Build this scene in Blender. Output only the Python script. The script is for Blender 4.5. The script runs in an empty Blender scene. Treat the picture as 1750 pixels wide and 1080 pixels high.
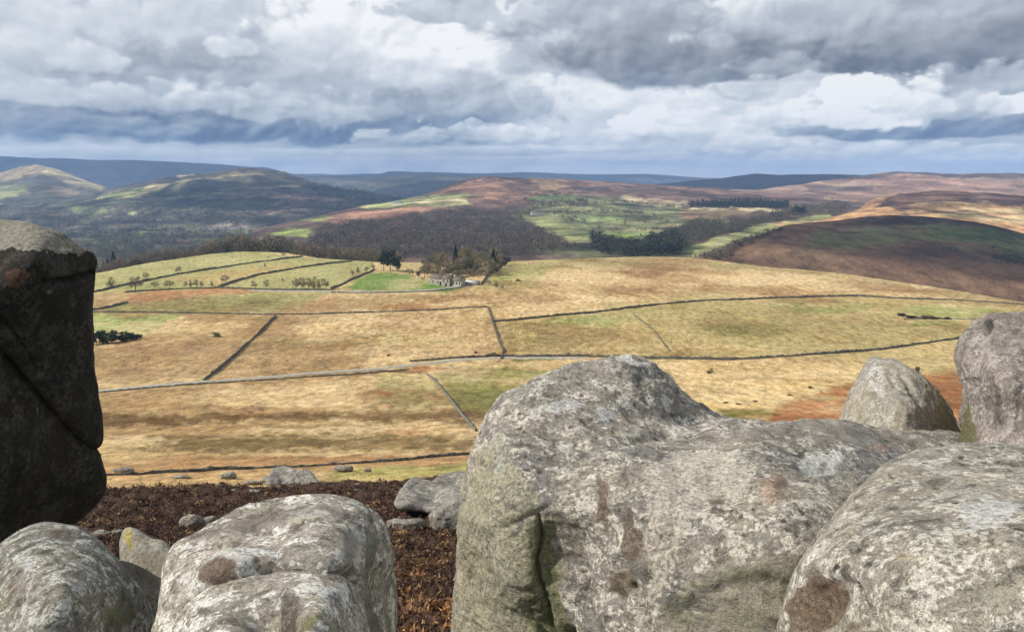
import bpy, math, random
import numpy as np
from mathutils import Vector

# ------------------------------------------------------------------ camera, sky, sun, exposure
SC = bpy.context.scene
COL = SC.collection
F = 1373.0                       # focal length in pixels of the 1750 wide photograph
PITCH = math.radians(9.9)
CZ = 70.0                        # eye height above the moor plateau
SUN_EL = math.radians(39.0)
SUN_AZ = math.radians(-99.0)     # from the view axis (+Y), negative = to the left
SUN_DIR = np.array([math.sin(SUN_AZ)*math.cos(SUN_EL), math.cos(SUN_AZ)*math.cos(SUN_EL), math.sin(SUN_EL)])
W_STRENGTH = 0.1

cam_d = bpy.data.cameras.new('camera')
cam = bpy.data.objects.new('camera', cam_d)
COL.objects.link(cam)
cam.location = (0, 0, CZ)
cam.rotation_euler = (math.pi/2 - PITCH, 0, 0)
cam_d.sensor_width = 36.0
cam_d.lens = 36.0*F/1750.0
cam_d.clip_start = 0.05
cam_d.clip_end = 60000
SC.camera = cam

sun_d = bpy.data.lights.new('sun', 'SUN')
sun = bpy.data.objects.new('sun', sun_d)
COL.objects.link(sun)
sun_d.energy = 4.9
sun_d.angle = math.radians(0.5)
sun_d.color = (1.0, 0.945, 0.86)
sun.rotation_euler = Vector(SUN_DIR).to_track_quat('Z', 'Y').to_euler()

SC.view_settings.view_transform = 'Standard'
SC.view_settings.look = 'None'
SC.view_settings.exposure = 0.0
SC.view_settings.gamma = 1.0
SC.view_settings.use_curve_mapping = False
SC.render.engine = 'CYCLES'
SC.cycles.max_bounces = 4
SC.cycles.diffuse_bounces = 2
SC.cycles.glossy_bounces = 1
SC.cycles.volume_bounces = 1
SC.cycles.use_denoising = True


def srgb(r, g, b):
    def f(c):
        c /= 255.0
        return c/12.92 if c <= 0.04045 else ((c+0.055)/1.055)**2.4
    return (f(r), f(g), f(b))


class NT:
    """short hand for node trees"""
    def __init__(s, tree):
        s.t = tree; tree.nodes.clear()

    def n(s, typ, ins=None, **kw):
        nd = s.t.nodes.new(typ)
        for k, v in kw.items():
            setattr(nd, k, v)
        if ins:
            for k, v in ins.items():
                s.put(nd.inputs[k], v)
        return nd

    def put(s, sock, v):
        if isinstance(v, bpy.types.NodeSocket):
            s.t.links.new(v, sock)
        elif v is not None:
            if sock.type == 'RGBA' and len(v) == 3:
                v = (*v, 1.0)
            sock.default_value = v

    def m(s, op, a, b=None, c=None, clamp=False):
        nd = s.t.nodes.new('ShaderNodeMath'); nd.operation = op; nd.use_clamp = clamp
        for i, v in enumerate((a, b, c)):
            if v is not None:
                s.put(nd.inputs[i], v)
        return nd.outputs[0]

    def v(s, op, a, b=None, out=0):
        nd = s.t.nodes.new('ShaderNodeVectorMath'); nd.operation = op
        s.put(nd.inputs[0], a)
        if b is not None:
            if op == 'SCALE':
                s.put(nd.inputs['Scale'], b)
            else:
                s.put(nd.inputs[1], b)
        return nd.outputs['Value'] if op in ('LENGTH', 'DOT_PRODUCT', 'DISTANCE') else nd.outputs[0]

    def noise(s, vec, scale, detail=4, rough=0.5, dist=0.0, color=False):
        nd = s.n('ShaderNodeTexNoise', {'Vector': vec, 'Scale': scale, 'Detail': detail, 'Roughness': rough, 'Distortion': dist})
        return nd.outputs['Color' if color else 'Fac']

    def sm(s, x, lo, hi, a=0.0, b=1.0, smooth=True):
        nd = s.n('ShaderNodeMapRange', {'Value': x, 'From Min': lo, 'From Max': hi, 'To Min': a, 'To Max': b})
        if smooth:
            nd.interpolation_type = 'SMOOTHSTEP'
        return nd.outputs[0]

    def mix(s, fac, a, b, mode='MIX'):
        nd = s.t.nodes.new('ShaderNodeMix'); nd.data_type = 'RGBA'; nd.blend_type = mode
        s.put(nd.inputs[0], fac); s.put(nd.inputs[6], a); s.put(nd.inputs[7], b)
        return nd.outputs[2]

    def ramp(s, fac, stops, interp='LINEAR'):
        nd = s.t.nodes.new('ShaderNodeValToRGB'); cr = nd.color_ramp; cr.interpolation = interp
        while len(cr.elements) > 1:
            cr.elements.remove(cr.elements[-1])
        cr.elements[0].position = stops[0][0]; cr.elements[0].color = (*stops[0][1], 1)
        for p, c in stops[1:]:
            e = cr.elements.new(p); e.color = (*c, 1)
        s.put(nd.inputs[0], fac)
        return nd.outputs[0]


def pix_dir(px, py):
    a = (px-875.0)/F; b = (540.0-py)/F
    return a, b*math.sin(PITCH)+math.cos(PITCH), b*math.cos(PITCH)-math.sin(PITCH)


def pix_ang(px, py):
    x, y, z = pix_dir(px, py)
    return math.atan2(x, y), math.atan2(z, math.hypot(x, y))


def build_world():
    w = bpy.data.worlds.new('World'); SC.world = w; w.use_nodes = True
    T = NT(w.node_tree)
    out = T.n('ShaderNodeOutputWorld')
    bg = T.n('ShaderNodeBackground', {'Strength': W_STRENGTH})
    sky = T.n('ShaderNodeTexSky', sky_type='NISHITA', sun_disc=False, sun_elevation=SUN_EL, sun_rotation=SUN_AZ,
              altitude=400, air_density=1.0, dust_density=1.2, ozone_density=1.5)
    T.t.links.new(sky.outputs[0], bg.inputs['Color'])
    T.t.links.new(bg.outputs[0], out.inputs['Surface'])


build_world()

# ------------------------------------------------------------------ helpers
rng = np.random.default_rng(7)
random.seed(7)


def _hash(ix, iy, iz, seed):
    n = (ix.astype(np.uint32)*np.uint32(374761393)) ^ (iy.astype(np.uint32)*np.uint32(668265263)) ^ (iz.astype(np.uint32)*np.uint32(2246822519)) ^ np.uint32((seed*3266489917) & 0xffffffff)
    n = (n ^ (n >> np.uint32(13)))*np.uint32(1274126177)
    n = (n ^ (n >> np.uint32(15)))*np.uint32(2246822519)
    n = n ^ (n >> np.uint32(16))
    return (n & np.uint32(0xffff)).astype(np.float32)/32767.5-1.0


def vnoise(x, y, z, seed=0):
    xf = np.floor(x); yf = np.floor(y); zf = np.floor(z)
    ix = xf.astype(np.int64); iy = yf.astype(np.int64); iz = zf.astype(np.int64)
    u = (x-xf); v = (y-yf); w = (z-zf)
    u = u*u*u*(u*(u*6-15)+10); v = v*v*v*(v*(v*6-15)+10); w = w*w*w*(w*(w*6-15)+10)
    r = 0
    for dx in (0, 1):
        for dy in (0, 1):
            for dz in (0, 1):
                r = r + _hash(ix+dx, iy+dy, iz+dz, seed)*(u if dx else 1-u)*(v if dy else 1-v)*(w if dz else 1-w)
    return r


def fbm(x, y, z=0.0, freq=1.0, octv=4, seed=0, gain=0.5, ridged=False):
    x = np.asarray(x, dtype=np.float64); y = np.asarray(y, dtype=np.float64)
    z = np.zeros_like(x)+z
    r = np.zeros_like(x); a = 1.0; tot = 0.0
    for o in range(octv):
        k = freq*2.03**o
        n = vnoise(x*k+17.3*o, y*k-9.1*o, z*k+5.7*o, seed+o)
        if ridged:
            n = 1-2*np.abs(n)
        r += a*n; tot += a; a *= gain
    return r/tot


def smooth01(x, lo, hi):
    t = np.clip((x-lo)/(hi-lo), 0, 1)
    return t*t*(3-2*t)


def unp(px, py, Yd):
    """the point seen at a photo pixel at depth Yd (works on arrays)"""
    px = np.asarray(px, dtype=np.float64); py = np.asarray(py, dtype=np.float64)
    a = (px-875.0)/F; b = (540.0-py)/F
    dy = b*math.sin(PITCH)+math.cos(PITCH); dz = b*math.cos(PITCH)-math.sin(PITCH)
    k = Yd/dy
    return np.stack([a*k, dy*k, dz*k+CZ], axis=-1)


def proj(P):
    P = np.asarray(P, dtype=np.float64)
    x = P[..., 0]; y = P[..., 1]; z = P[..., 2]-CZ
    fw = y*math.cos(PITCH)-z*math.sin(PITCH)
    up = y*math.sin(PITCH)+z*math.cos(PITCH)
    return 875+F*x/fw, 540-F*up/fw


def mesh_np(name, V, faces, smooth=True, col=None):
    me = bpy.data.meshes.new(name)
    V = np.asarray(V, dtype=np.float32)
    faces = [np.asarray(f, dtype=np.int32) for f in (faces if isinstance(faces, list) else [faces]) if len(f)]
    loops = np.concatenate([f.ravel() for f in faces])
    starts = []; o = 0
    for f in faces:
        k = f.shape[1]
        starts.append(np.arange(len(f))*k+o); o += f.size
    starts = np.concatenate(starts).astype(np.int32)
    me.vertices.add(len(V)); me.vertices.foreach_set('co', V.ravel())
    me.loops.add(len(loops)); me.loops.foreach_set('vertex_index', loops)
    me.polygons.add(len(starts)); me.polygons.foreach_set('loop_start', starts)
    me.update(calc_edges=True)
    me.validate()
    if smooth:
        me.shade_smooth()
    if col is not None:
        ca = me.color_attributes.new('Col', 'FLOAT_COLOR', 'POINT')
        c4 = np.ones((len(V), 4), dtype=np.float32); c4[:, :col.shape[1]] = col
        ca.data.foreach_set('color', c4.ravel())
    return me


def add(name, me, mat=None, parent=None, loc=None, label=None, cat=None, group=None, kind=None):
    o = bpy.data.objects.new(name, me); COL.objects.link(o)
    if mat is not None and me is not None and not me.materials:
        me.materials.append(mat)
    if parent is not None:
        o.parent = parent
    if loc is not None:
        o.location = loc
    if label: o['label'] = label
    if cat: o['category'] = cat
    if group: o['group'] = group
    if kind: o['kind'] = kind
    return o


def grid_faces(nr, nc):
    i = np.arange(nr-1)[:, None]*nc+np.arange(nc-1)[None, :]
    i = i.ravel()
    return np.stack([i, i+1, i+nc+1, i+nc], axis=1)


def poly_sd(px, py, pts):
    """signed distance in pixels to a polygon, positive inside"""
    pts = np.asarray(pts, dtype=np.float64)
    d = np.full(px.shape, 1e9); inside = np.zeros(px.shape, bool)
    n = len(pts)
    for i in range(n):
        x0, y0 = pts[i]; x1, y1 = pts[(i+1) % n]
        ex, ey = x1-x0, y1-y0
        t = np.clip(((px-x0)*ex+(py-y0)*ey)/(ex*ex+ey*ey+1e-9), 0, 1)
        d = np.minimum(d, np.hypot(px-x0-t*ex, py-y0-t*ey))
        if y0 != y1:
            c = ((y0 > py) != (y1 > py)) & (px < (x1-x0)*(py-y0)/(y1-y0)+x0)
            inside ^= c
    return np.where(inside, d, -d)


def line_d(px, py, pts):
    d = np.full(px.shape, 1e9)
    for (x0, y0), (x1, y1) in zip(pts[:-1], pts[1:]):
        ex, ey = x1-x0, y1-y0
        t = np.clip(((px-x0)*ex+(py-y0)*ey)/(ex*ex+ey*ey+1e-9), 0, 1)
        d = np.minimum(d, np.hypot(px-x0-t*ex, py-y0-t*ey))
    return d


def paint(px, py, P, base, patches, warp=(9, 3), wf=0.02, seed=3):
    """lay land cover (vegetation colour, here and there with sunlight painted in) over the sheet"""
    c = np.zeros((px.size, 3))+np.asarray(base)
    x = P[:, 0]; y = P[:, 1]
    wx = fbm(px, py*2.2, 0, wf, 4, seed)*warp[0]*2
    wy = fbm(px, py*2.2, 9.0, wf, 4, seed+20)*warp[1]*2
    nf = fbm(px*0.7, py*1.8, 2.0, 0.10, 4, seed+33, 0.7)
    for pt in patches:
        pts, colr, feather = pt[0], pt[1], pt[2]
        amt = pt[3] if len(pt) > 3 else 1.0
        if len(pts) == 4 and not hasattr(pts[0], '__len__'):
            cx, cy, rx, ry = pts
            sel = (np.abs(px-cx) < rx*1.6+30) & (np.abs(py-cy) < ry*1.6+15)
            if not sel.any(): continue
            r = np.hypot((px[sel]+wx[sel]-cx)/rx, (py[sel]+wy[sel]-cy)/ry)+nf[sel]*0.55
            m = 1-smooth01(r, 0.45, 1.15)
        else:
            a = np.asarray(pts)
            sel = (px > a[:, 0].min()-50) & (px < a[:, 0].max()+50) & (py > a[:, 1].min()-25) & (py < a[:, 1].max()+25)
            if not sel.any(): continue
            m = smooth01(poly_sd(px[sel]+wx[sel], py[sel]+wy[sel], pts)+nf[sel]*feather*1.5, -feather, feather)
        m = (m*amt)[:, None]
        c[sel] = c[sel]*(1-m)+np.asarray(colr)*m
    return c


# ------------------------------------------------------------------ the sky
def worley(x, y, seed=0):
    xf = np.floor(x); yf = np.floor(y); ix = xf.astype(np.int64); iy = yf.astype(np.int64)
    best = np.full(x.shape, 9.0)
    for dx in (-1, 0, 1):
        for dy in (-1, 0, 1):
            cx = ix+dx; cy = iy+dy; zz = np.zeros_like(cx)
            jx = _hash(cx, cy, zz, seed)*0.5+0.5; jy = _hash(cx, cy, zz+7, seed+5)*0.5+0.5
            best = np.minimum(best, (cx+jx-x)**2+(cy+jy-y)**2)
    return np.sqrt(best)


def heaps(u, v, octv=5, seed=0, f=1/70.0, gain=0.52):
    """cauliflower heads, about -1 to 1"""
    wu = u+fbm(u, v, 0, f*0.7, 2, seed+60, 0.4)*0.34/f; wv = v+fbm(u, v, 3, f*0.7, 2, seed+70, 0.4)*0.34/f
    r = 0; a = 1.0; t = 0
    for o in range(octv):
        k = f*2.1**o
        r = r+a*(0.55-worley(wu*k+o*3.1, wv*k-o*1.7, seed+o)); t += a*0.4; a *= gain
    return r/t


# the cloud masses: centre, half width, half height above and below, tone of top and of base, edge softness, roughness
CLOUDS = [
    # far bands low over the hills
    (250, 262, 440, 10, 7, .86, .76, .8, .6, .9), (640, 262, 260, 9, 7, .80, .70, .9, .6, .8), (960, 276, 300, 8, 8, .82, .74, 1.0, .5, .6), (1350, 282, 300, 9, 8, .88, .78, 1.0, .5, .6), (1640, 275, 200, 8, 8, .84, .74, 1.0, .5, .6),
    (560, 250, 160, 8, 5, .70, .58, .8, .6, .7), (1180, 262, 200, 9, 6, .68, .58, .8, .6, .6), (1520, 258, 220, 10, 6, .72, .62, .8, .6, .6),
    # light middle field
    (1150, 205, 360, 66, 46, .87, .76, 1.0, .8, .9), (1000, 165, 190, 40, 30, .92, .82, .9, .9, .8), (1450, 235, 300, 26, 20, .86, .72, .8, .9, .7), (1660, 235, 140, 26, 20, .76, .64, .8, .9, .7),
    (1280, 225, 160, 24, 16, .92, .76, .6, 1., .8), (1240, 250, 170, 16, 11, .88, .70, .6, 1., .8), (1010, 240, 120, 16, 10, .84, .70, .6, 1., .7), (1420, 262, 120, 14, 9, .90, .72, .5, 1., .8), (1600, 262, 140, 14, 9, .88, .70, .6, 1., .8), (1100, 272, 110, 10, 7, .84, .70, .5, 1., .7), (1330, 280, 150, 9, 7, .86, .72, .5, 1., .7), (1700, 278, 110, 9, 7, .88, .74, .5, 1., .7),
    (1120, 222, 66, 28, 14, 1.0, .82, .35, .9, 1), (1180, 205, 50, 16, 10, .92, .80, .4, .9, .8), (1215, 240, 50, 20, 10, .88, .72, .5, 1., .8), (1330, 205, 60, 22, 14, .90, .76, .5, 1., .8), (1060, 190, 60, 14, 8, .90, .80, .5, 1., .7),
    # left sky
    (240, 110, 560, 150, 90, .84, .70, 1.2, .8, 1), (120, 60, 260, 70, 50, .82, .72, .9, .8, .7), (60, 180, 300, 40, 34, .76, .64, .8, .9, .8), (330, 130, 190, 54, 50, .64, .52, 1.0, .9, .85), (250, 150, 120, 26, 16, .68, .58, .9, .8, .6),
    (500, 30, 260, 80, 60, .80, .68, 1.1, .8, .8), (560, 150, 200, 50, 40, .72, .62, .9, .8, .8), (160, 105, 46, 22, 16, .86, .74, .8, .9, .7), (60, 100, 90, 30, 16, .82, .72, .8, .9, .6),
    (402, 84, 36, 20, 14, .92, .74, .7, .7, .85), (640, 70, 160, 90, 50, .95, .82, .9, .9, .9), (740, 120, 130, 70, 40, .90, .74, .7, .9, .85), (560, 95, 70, 40, 34, .80, .70, .9, .8, .6),
    (700, 205, 140, 40, 34, .64, .52, .9, .8, .85), (820, 190, 120, 50, 30, .70, .56, .8, .9, .85), (870, 75, 120, 70, 54, 1.0, .84, .6, .8, .95), (830, 20, 60, 40, 30, .93, .82, .6, .8, .7),
    (760, 25, 100, 26, 16, .76, .66, .5, .9, .9),
    # long dark base on the left
    (300, 214, 430, 36, 32, .58, .42, .9, .9, .93), (60, 210, 200, 20, 20, .66, .52, .9, .7, .7), (560, 222, 110, 30, 24, .60, .44, .6, .9, .9), (340, 176, 260, 26, 16, .78, .62, .7, 1., .75), (520, 196, 130, 24, 14, .76, .62, .6, 1., .75), (340, 180, 50, 24, 12, .86, .66, .6, .9, .7), (130, 168, 110, 22, 14, .80, .66, .7, 1., .7),
    (690, 196, 50, 34, 22, .58, .50, .8, .9, .6), (800, 236, 150, 20, 16, .78, .58, .5, 1., .85), (880, 236, 60, 16, 8, .88, .68, .4, 1., .8), (700, 246, 90, 14, 8, .76, .60, .5, 1., .7), (860, 262, 90, 7, 5, .72, .58, .5, 1., .6),
    # dark masses upper right
    (1000, 60, 190, 80, 60, .72, .56, .9, .8, .95), (930, 100, 90, 46, 26, .80, .62, .8, .9, .7), (1130, 105, 170, 60, 42, .64, .48, .6, .8, .95), (1340, 60, 230, 80, 60, .66, .52, .7, .8, .95), (1240, 70, 90, 50, 40, .62, .52, .8, .8, .7),
    (1235, 50, 78, 50, 30, .86, .62, .4, .9, .95), (1270, 20, 46, 36, 26, .88, .74, .4, .8, .8), (1170, 30, 60, 30, 26, .62, .54, .7, .8, .7),
    (1480, 92, 280, 56, 40, .60, .44, .6, .8, .97), (1420, 40, 150, 50, 28, .80, .62, .7, .8, .8), (1640, 35, 190, 50, 40, .70, .58, .8, .8, .8), (1560, 60, 120, 26, 16, .72, .60, .8, .8, .6), (1690, 100, 150, 46, 40, .58, .48, .7, .8, .9),
    (1290, 120, 110, 26, 20, .56, .48, .6, .9, .8), (1180, 135, 120, 16, 10, .60, .50, .6, .9, .7), (1330, 118, 60, 20, 14, .74, .60, .9, 1.3, .5),
    (1400, 150, 130, 18, 16, .82, .72, .6, .9, .7), (1640, 150, 140, 30, 26, .74, .60, .7, .9, .85),
    # white heads
    (1530, 222, 170, 20, 16, .66, .47, .6, .7, .9), (1680, 214, 150, 24, 18, .60, .47, .6, .7, .9),
    (1500, 182, 92, 48, 34, 1.02, .90, .38, .75, 1), (1450, 204, 70, 24, 16, .97, .84, .4, .8, .9), (1565, 165, 50, 30, 26, .94, .80, .5, .8, .8), (1728, 184, 42, 18, 10, 1.0, .84, .4, .7, 1), (1620, 190, 80, 24, 16, .80, .68, .6, .9, .7),
]


def sky_tone(az, el):
    """lightness and height of the cloud cover in a direction"""
    u = az*F; v = np.maximum(el+0.012, 0.0005)**0.72*1.15*F
    h = heaps(u, v, 5, 40, 1/60.0, 0.5); n = fbm(u, v, 0, 1/120.0, 6, 77, 0.55)
    hs = heaps(u, v, 3, 40, 1/60.0, 0.42)
    rel = heaps(u-6, v+11, 3, 40, 1/60.0, 0.42)-hs
    rel2 = fbm(u-14, v+24, 0, 1/80.0, 4, 12, 0.45)-fbm(u, v, 0, 1/80.0, 4, 12, 0.45)
    L = np.interp(el, [0, 0.02, 0.05, 0.09, 0.2, 0.6, 1.6], [.86, .80, .76, .76, .74, .71, .72])+n*0.05
    # the rest of the sky, above and beside the picture, is broken cloud of the same kind
    L = L+smooth01(n+0.5*h, -0.3, 0.5)*0.10-0.05-rel*0.04-rel2*0.1
    wa = fbm(u, v, 5, 1/60.0, 4, 91)*16; wb = fbm(u, v, 9, 1/60.0, 4, 95)*9
    for (px, py, rx, ru, rd, tt, tb, soft, rough, op) in CLOUDS:
        a, e = pix_ang(px, py)
        dx = ((az-a)*F+wa)/(rx*1.05); y = (el-e)*F+wb*min(1.0, ru/30.0)
        sel = (np.abs(dx) < 1.7) & (np.abs(y) < max(ru, rd)*2.4+6)
        if not sel.any(): continue
        dy = np.where(y[sel] > 0, y[sel]/ru, y[sel]/rd)
        d = 1-(dx[sel]**2+dy**2)**0.5
        up = smooth01(dy, -0.7, 0.3)      # flat bases, heaped tops
        d = d+(h[sel]*(0.32+0.38*up)+n[sel]*0.22)*rough
        al = smooth01(d, -0.02, 0.55*soft)*op
        g = np.clip(0.5+0.45*dy-rel[sel]*0.55*rough-rel2[sel]*0.8+0.10*h[sel], -0.25, 1.2)
        tone = tb+(tt-tb)*g
        L[sel] = L[sel]*(1-al)+tone*al
    L = L+0.025+(L-0.69)*0.32*smooth01(el, 0.0, 0.05)
    return L


def sky_colour(L, el):
    def f(st):
        x = [a for a, _ in st]; c = np.array([srgb(*b) for _, b in st])
        return np.stack([np.interp(L, x, c[:, k]) for k in range(3)], -1)
    top = f([(0.28, (84, 91, 102)), (0.42, (114, 122, 135)), (0.50, (136, 144, 157)), (0.60, (162, 168, 179)), (0.72, (188, 195, 206)), (0.84, (214, 219, 226)), (1.0, (250, 251, 252))])
    low = f([(0.28, (68, 86, 116)), (0.42, (90, 109, 140)), (0.50, (114, 134, 162)), (0.60, (152, 168, 185)), (0.72, (190, 201, 211)), (0.84, (215, 223, 230)), (1.0, (250, 251, 253))])
    k = smooth01(el, 0.02, 0.15)[..., None]
    return low*(1-k)+top*k


def build_sky():
    """the broken cloud cover, a dome 45 km out; it is open where the sun stands"""
    R = 45000.0
    azs = np.radians(np.concatenate([np.linspace(-180, -36, 48, endpoint=False), np.linspace(-36, 36, 820, endpoint=False), np.linspace(36, 180, 49)]))
    els = np.radians(np.concatenate([[-4, -2], np.linspace(-0.8, 12.5, 172), np.linspace(12.5, 90, 32)[1:]]))
    A, E = np.meshgrid(azs, els)
    a, e = A.ravel(), E.ravel()
    d = np.stack([np.sin(a)*np.cos(e), np.cos(a)*np.cos(e), np.sin(e)], -1)
    c = sky_colour(sky_tone(a, e), e)
    ang = np.degrees(np.arccos(np.clip(d@SUN_DIR, -1, 1)))
    col = np.concatenate([c, smooth01(ang, 28, 41)[:, None]], 1)
    m = bpy.data.materials.new('cloud_cover'); m.use_nodes = True
    T = NT(m.node_tree)
    out = T.n('ShaderNodeOutputMaterial')
    at = T.n('ShaderNodeVertexColor', layer_name='Col')
    em = T.n('ShaderNodeEmission', {'Color': at.outputs[0], 'Strength': 1.0})
    tr = T.n('ShaderNodeBsdfTransparent')
    mx = T.n('ShaderNodeMixShader')
    for i, so in enumerate((at.outputs[1], tr.outputs[0], em.outputs[0])):
        T.t.links.new(so, mx.inputs[i])
    T.t.links.new(mx.outputs[0], out.inputs[0])
    m.cycles.emission_sampling = 'NONE'
    V = d*R+np.array([0, 0, CZ])
    add('sky', mesh_np('sky', V, grid_faces(len(els), len(azs)), col=col), m, kind='structure')


build_sky()


# ------------------------------------------------------------------ materials
def land_mat(name, scale=0.25, lo=0.62, hi=1.3, bump=0.5, bscale=1.2, hue=0.12):
    m = bpy.data.materials.new(name); m.use_nodes = True
    T = NT(m.node_tree)
    out = T.n('ShaderNodeOutputMaterial')
    b = T.n('ShaderNodeBsdfPrincipled', {'Roughness': 0.95, 'Specular IOR Level': 0.1})
    geo = T.n('ShaderNodeNewGeometry').outputs['Position']
    st = T.v('MULTIPLY', geo, (1.25, 0.6, 1.0))
    at = T.n('ShaderNodeVertexColor', layer_name='Col').outputs[0]
    n1 = T.noise(st, scale, 9, 0.74)
    n2 = T.noise(st, scale*0.22, 5, 0.6)
    n3 = T.noise(geo, scale*5, 5, 0.75)
    f = T.m('MULTIPLY', T.sm(n1, 0.36, 0.64, lo, hi, False), T.sm(n3, 0.34, 0.66, 0.66, 1.32, False))
    c = T.v('MULTIPLY', at, T.n('ShaderNodeCombineXYZ', {0: f, 1: f, 2: f}).outputs[0])
    warm = T.v('MULTIPLY', c, (1.06, 0.93, 0.80))
    c = T.mix(T.sm(n2, 0.45, 0.68, 0.0, hue*3), c, warm)
    T.put(b.inputs['Base Color'], c)
    if bump:
        nb = T.noise(geo, bscale, 6, 0.65)
        bp = T.n('ShaderNodeBump', {'Strength': bump, 'Distance': 0.6/bscale, 'Height': nb})
        T.put(b.inputs['Normal'], bp.outputs[0])
    T.t.links.new(b.outputs[0], out.inputs[0])
    return m


def leaf_mat(name, lo=0.7, hi=1.35, scale=0.8):
    m = bpy.data.materials.new(name); m.use_nodes = True
    T = NT(m.node_tree)
    out = T.n('ShaderNodeOutputMaterial')
    b = T.n('ShaderNodeBsdfPrincipled', {'Roughness': 0.9, 'Specular IOR Level': 0.15})
    geo = T.n('ShaderNodeNewGeometry').outputs['Position']
    at = T.n('ShaderNodeVertexColor', layer_name='Col').outputs[0]
    f = T.sm(T.noise(geo, scale, 4, 0.6), 0.3, 0.7, lo, hi, False)
    c = T.v('SCALE', at, f)
    T.put(b.inputs['Base Color'], c)
    T.t.links.new(b.outputs[0], out.inputs[0])
    return m


def wall_mat(name, c0, c1):
    m = bpy.data.materials.new(name); m.use_nodes = True
    T = NT(m.node_tree)
    out = T.n('ShaderNodeOutputMaterial')
    b = T.n('ShaderNodeBsdfPrincipled', {'Roughness': 0.95, 'Specular IOR Level': 0.1})
    geo = T.n('ShaderNodeNewGeometry').outputs['Position']
    vo = T.n('ShaderNodeTexVoronoi', {'Vector': geo, 'Scale': 2.2})
    n = T.noise(geo, 0.35, 6, 0.7)
    f = T.m('ADD', T.m('MULTIPLY', T.n('ShaderNodeSeparateColor', {0: vo.outputs['Color']}).outputs[0], 0.4), T.m('MULTIPLY', n, 0.7))
    c = T.mix(T.sm(f, 0.3, 0.8), c0, c1)
    c = T.mix(T.sm(vo.outputs['Distance'], 0.25, 0.42, 0.0, 0.6), c, (c0[0]*0.3, c0[1]*0.3, c0[2]*0.3))
    T.put(b.inputs['Base Color'], c)
    bp = T.n('ShaderNodeBump', {'Strength': 0.6, 'Distance': 0.15, 'Height': T.m('MULTIPLY', vo.outputs['Distance'], -1.0)})
    T.put(b.inputs['Normal'], bp.outputs[0])
    T.t.links.new(b.outputs[0], out.inputs[0])
    return m


def plain_mat(name, c, rough=0.8, nscale=1.5, amt=0.25):
    m = bpy.data.materials.new(name); m.use_nodes = True
    T = NT(m.node_tree)
    out = T.n('ShaderNodeOutputMaterial')
    b = T.n('ShaderNodeBsdfPrincipled', {'Roughness': rough, 'Specular IOR Level': 0.2})
    geo = T.n('ShaderNodeNewGeometry').outputs['Position']
    f = T.sm(T.noise(geo, nscale, 6, 0.65), 0.3, 0.7, 1-amt, 1+amt, False)
    T.put(b.inputs['Base Color'], T.v('SCALE', c, f))
    T.t.links.new(b.outputs[0], out.inputs[0])
    return m


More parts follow.
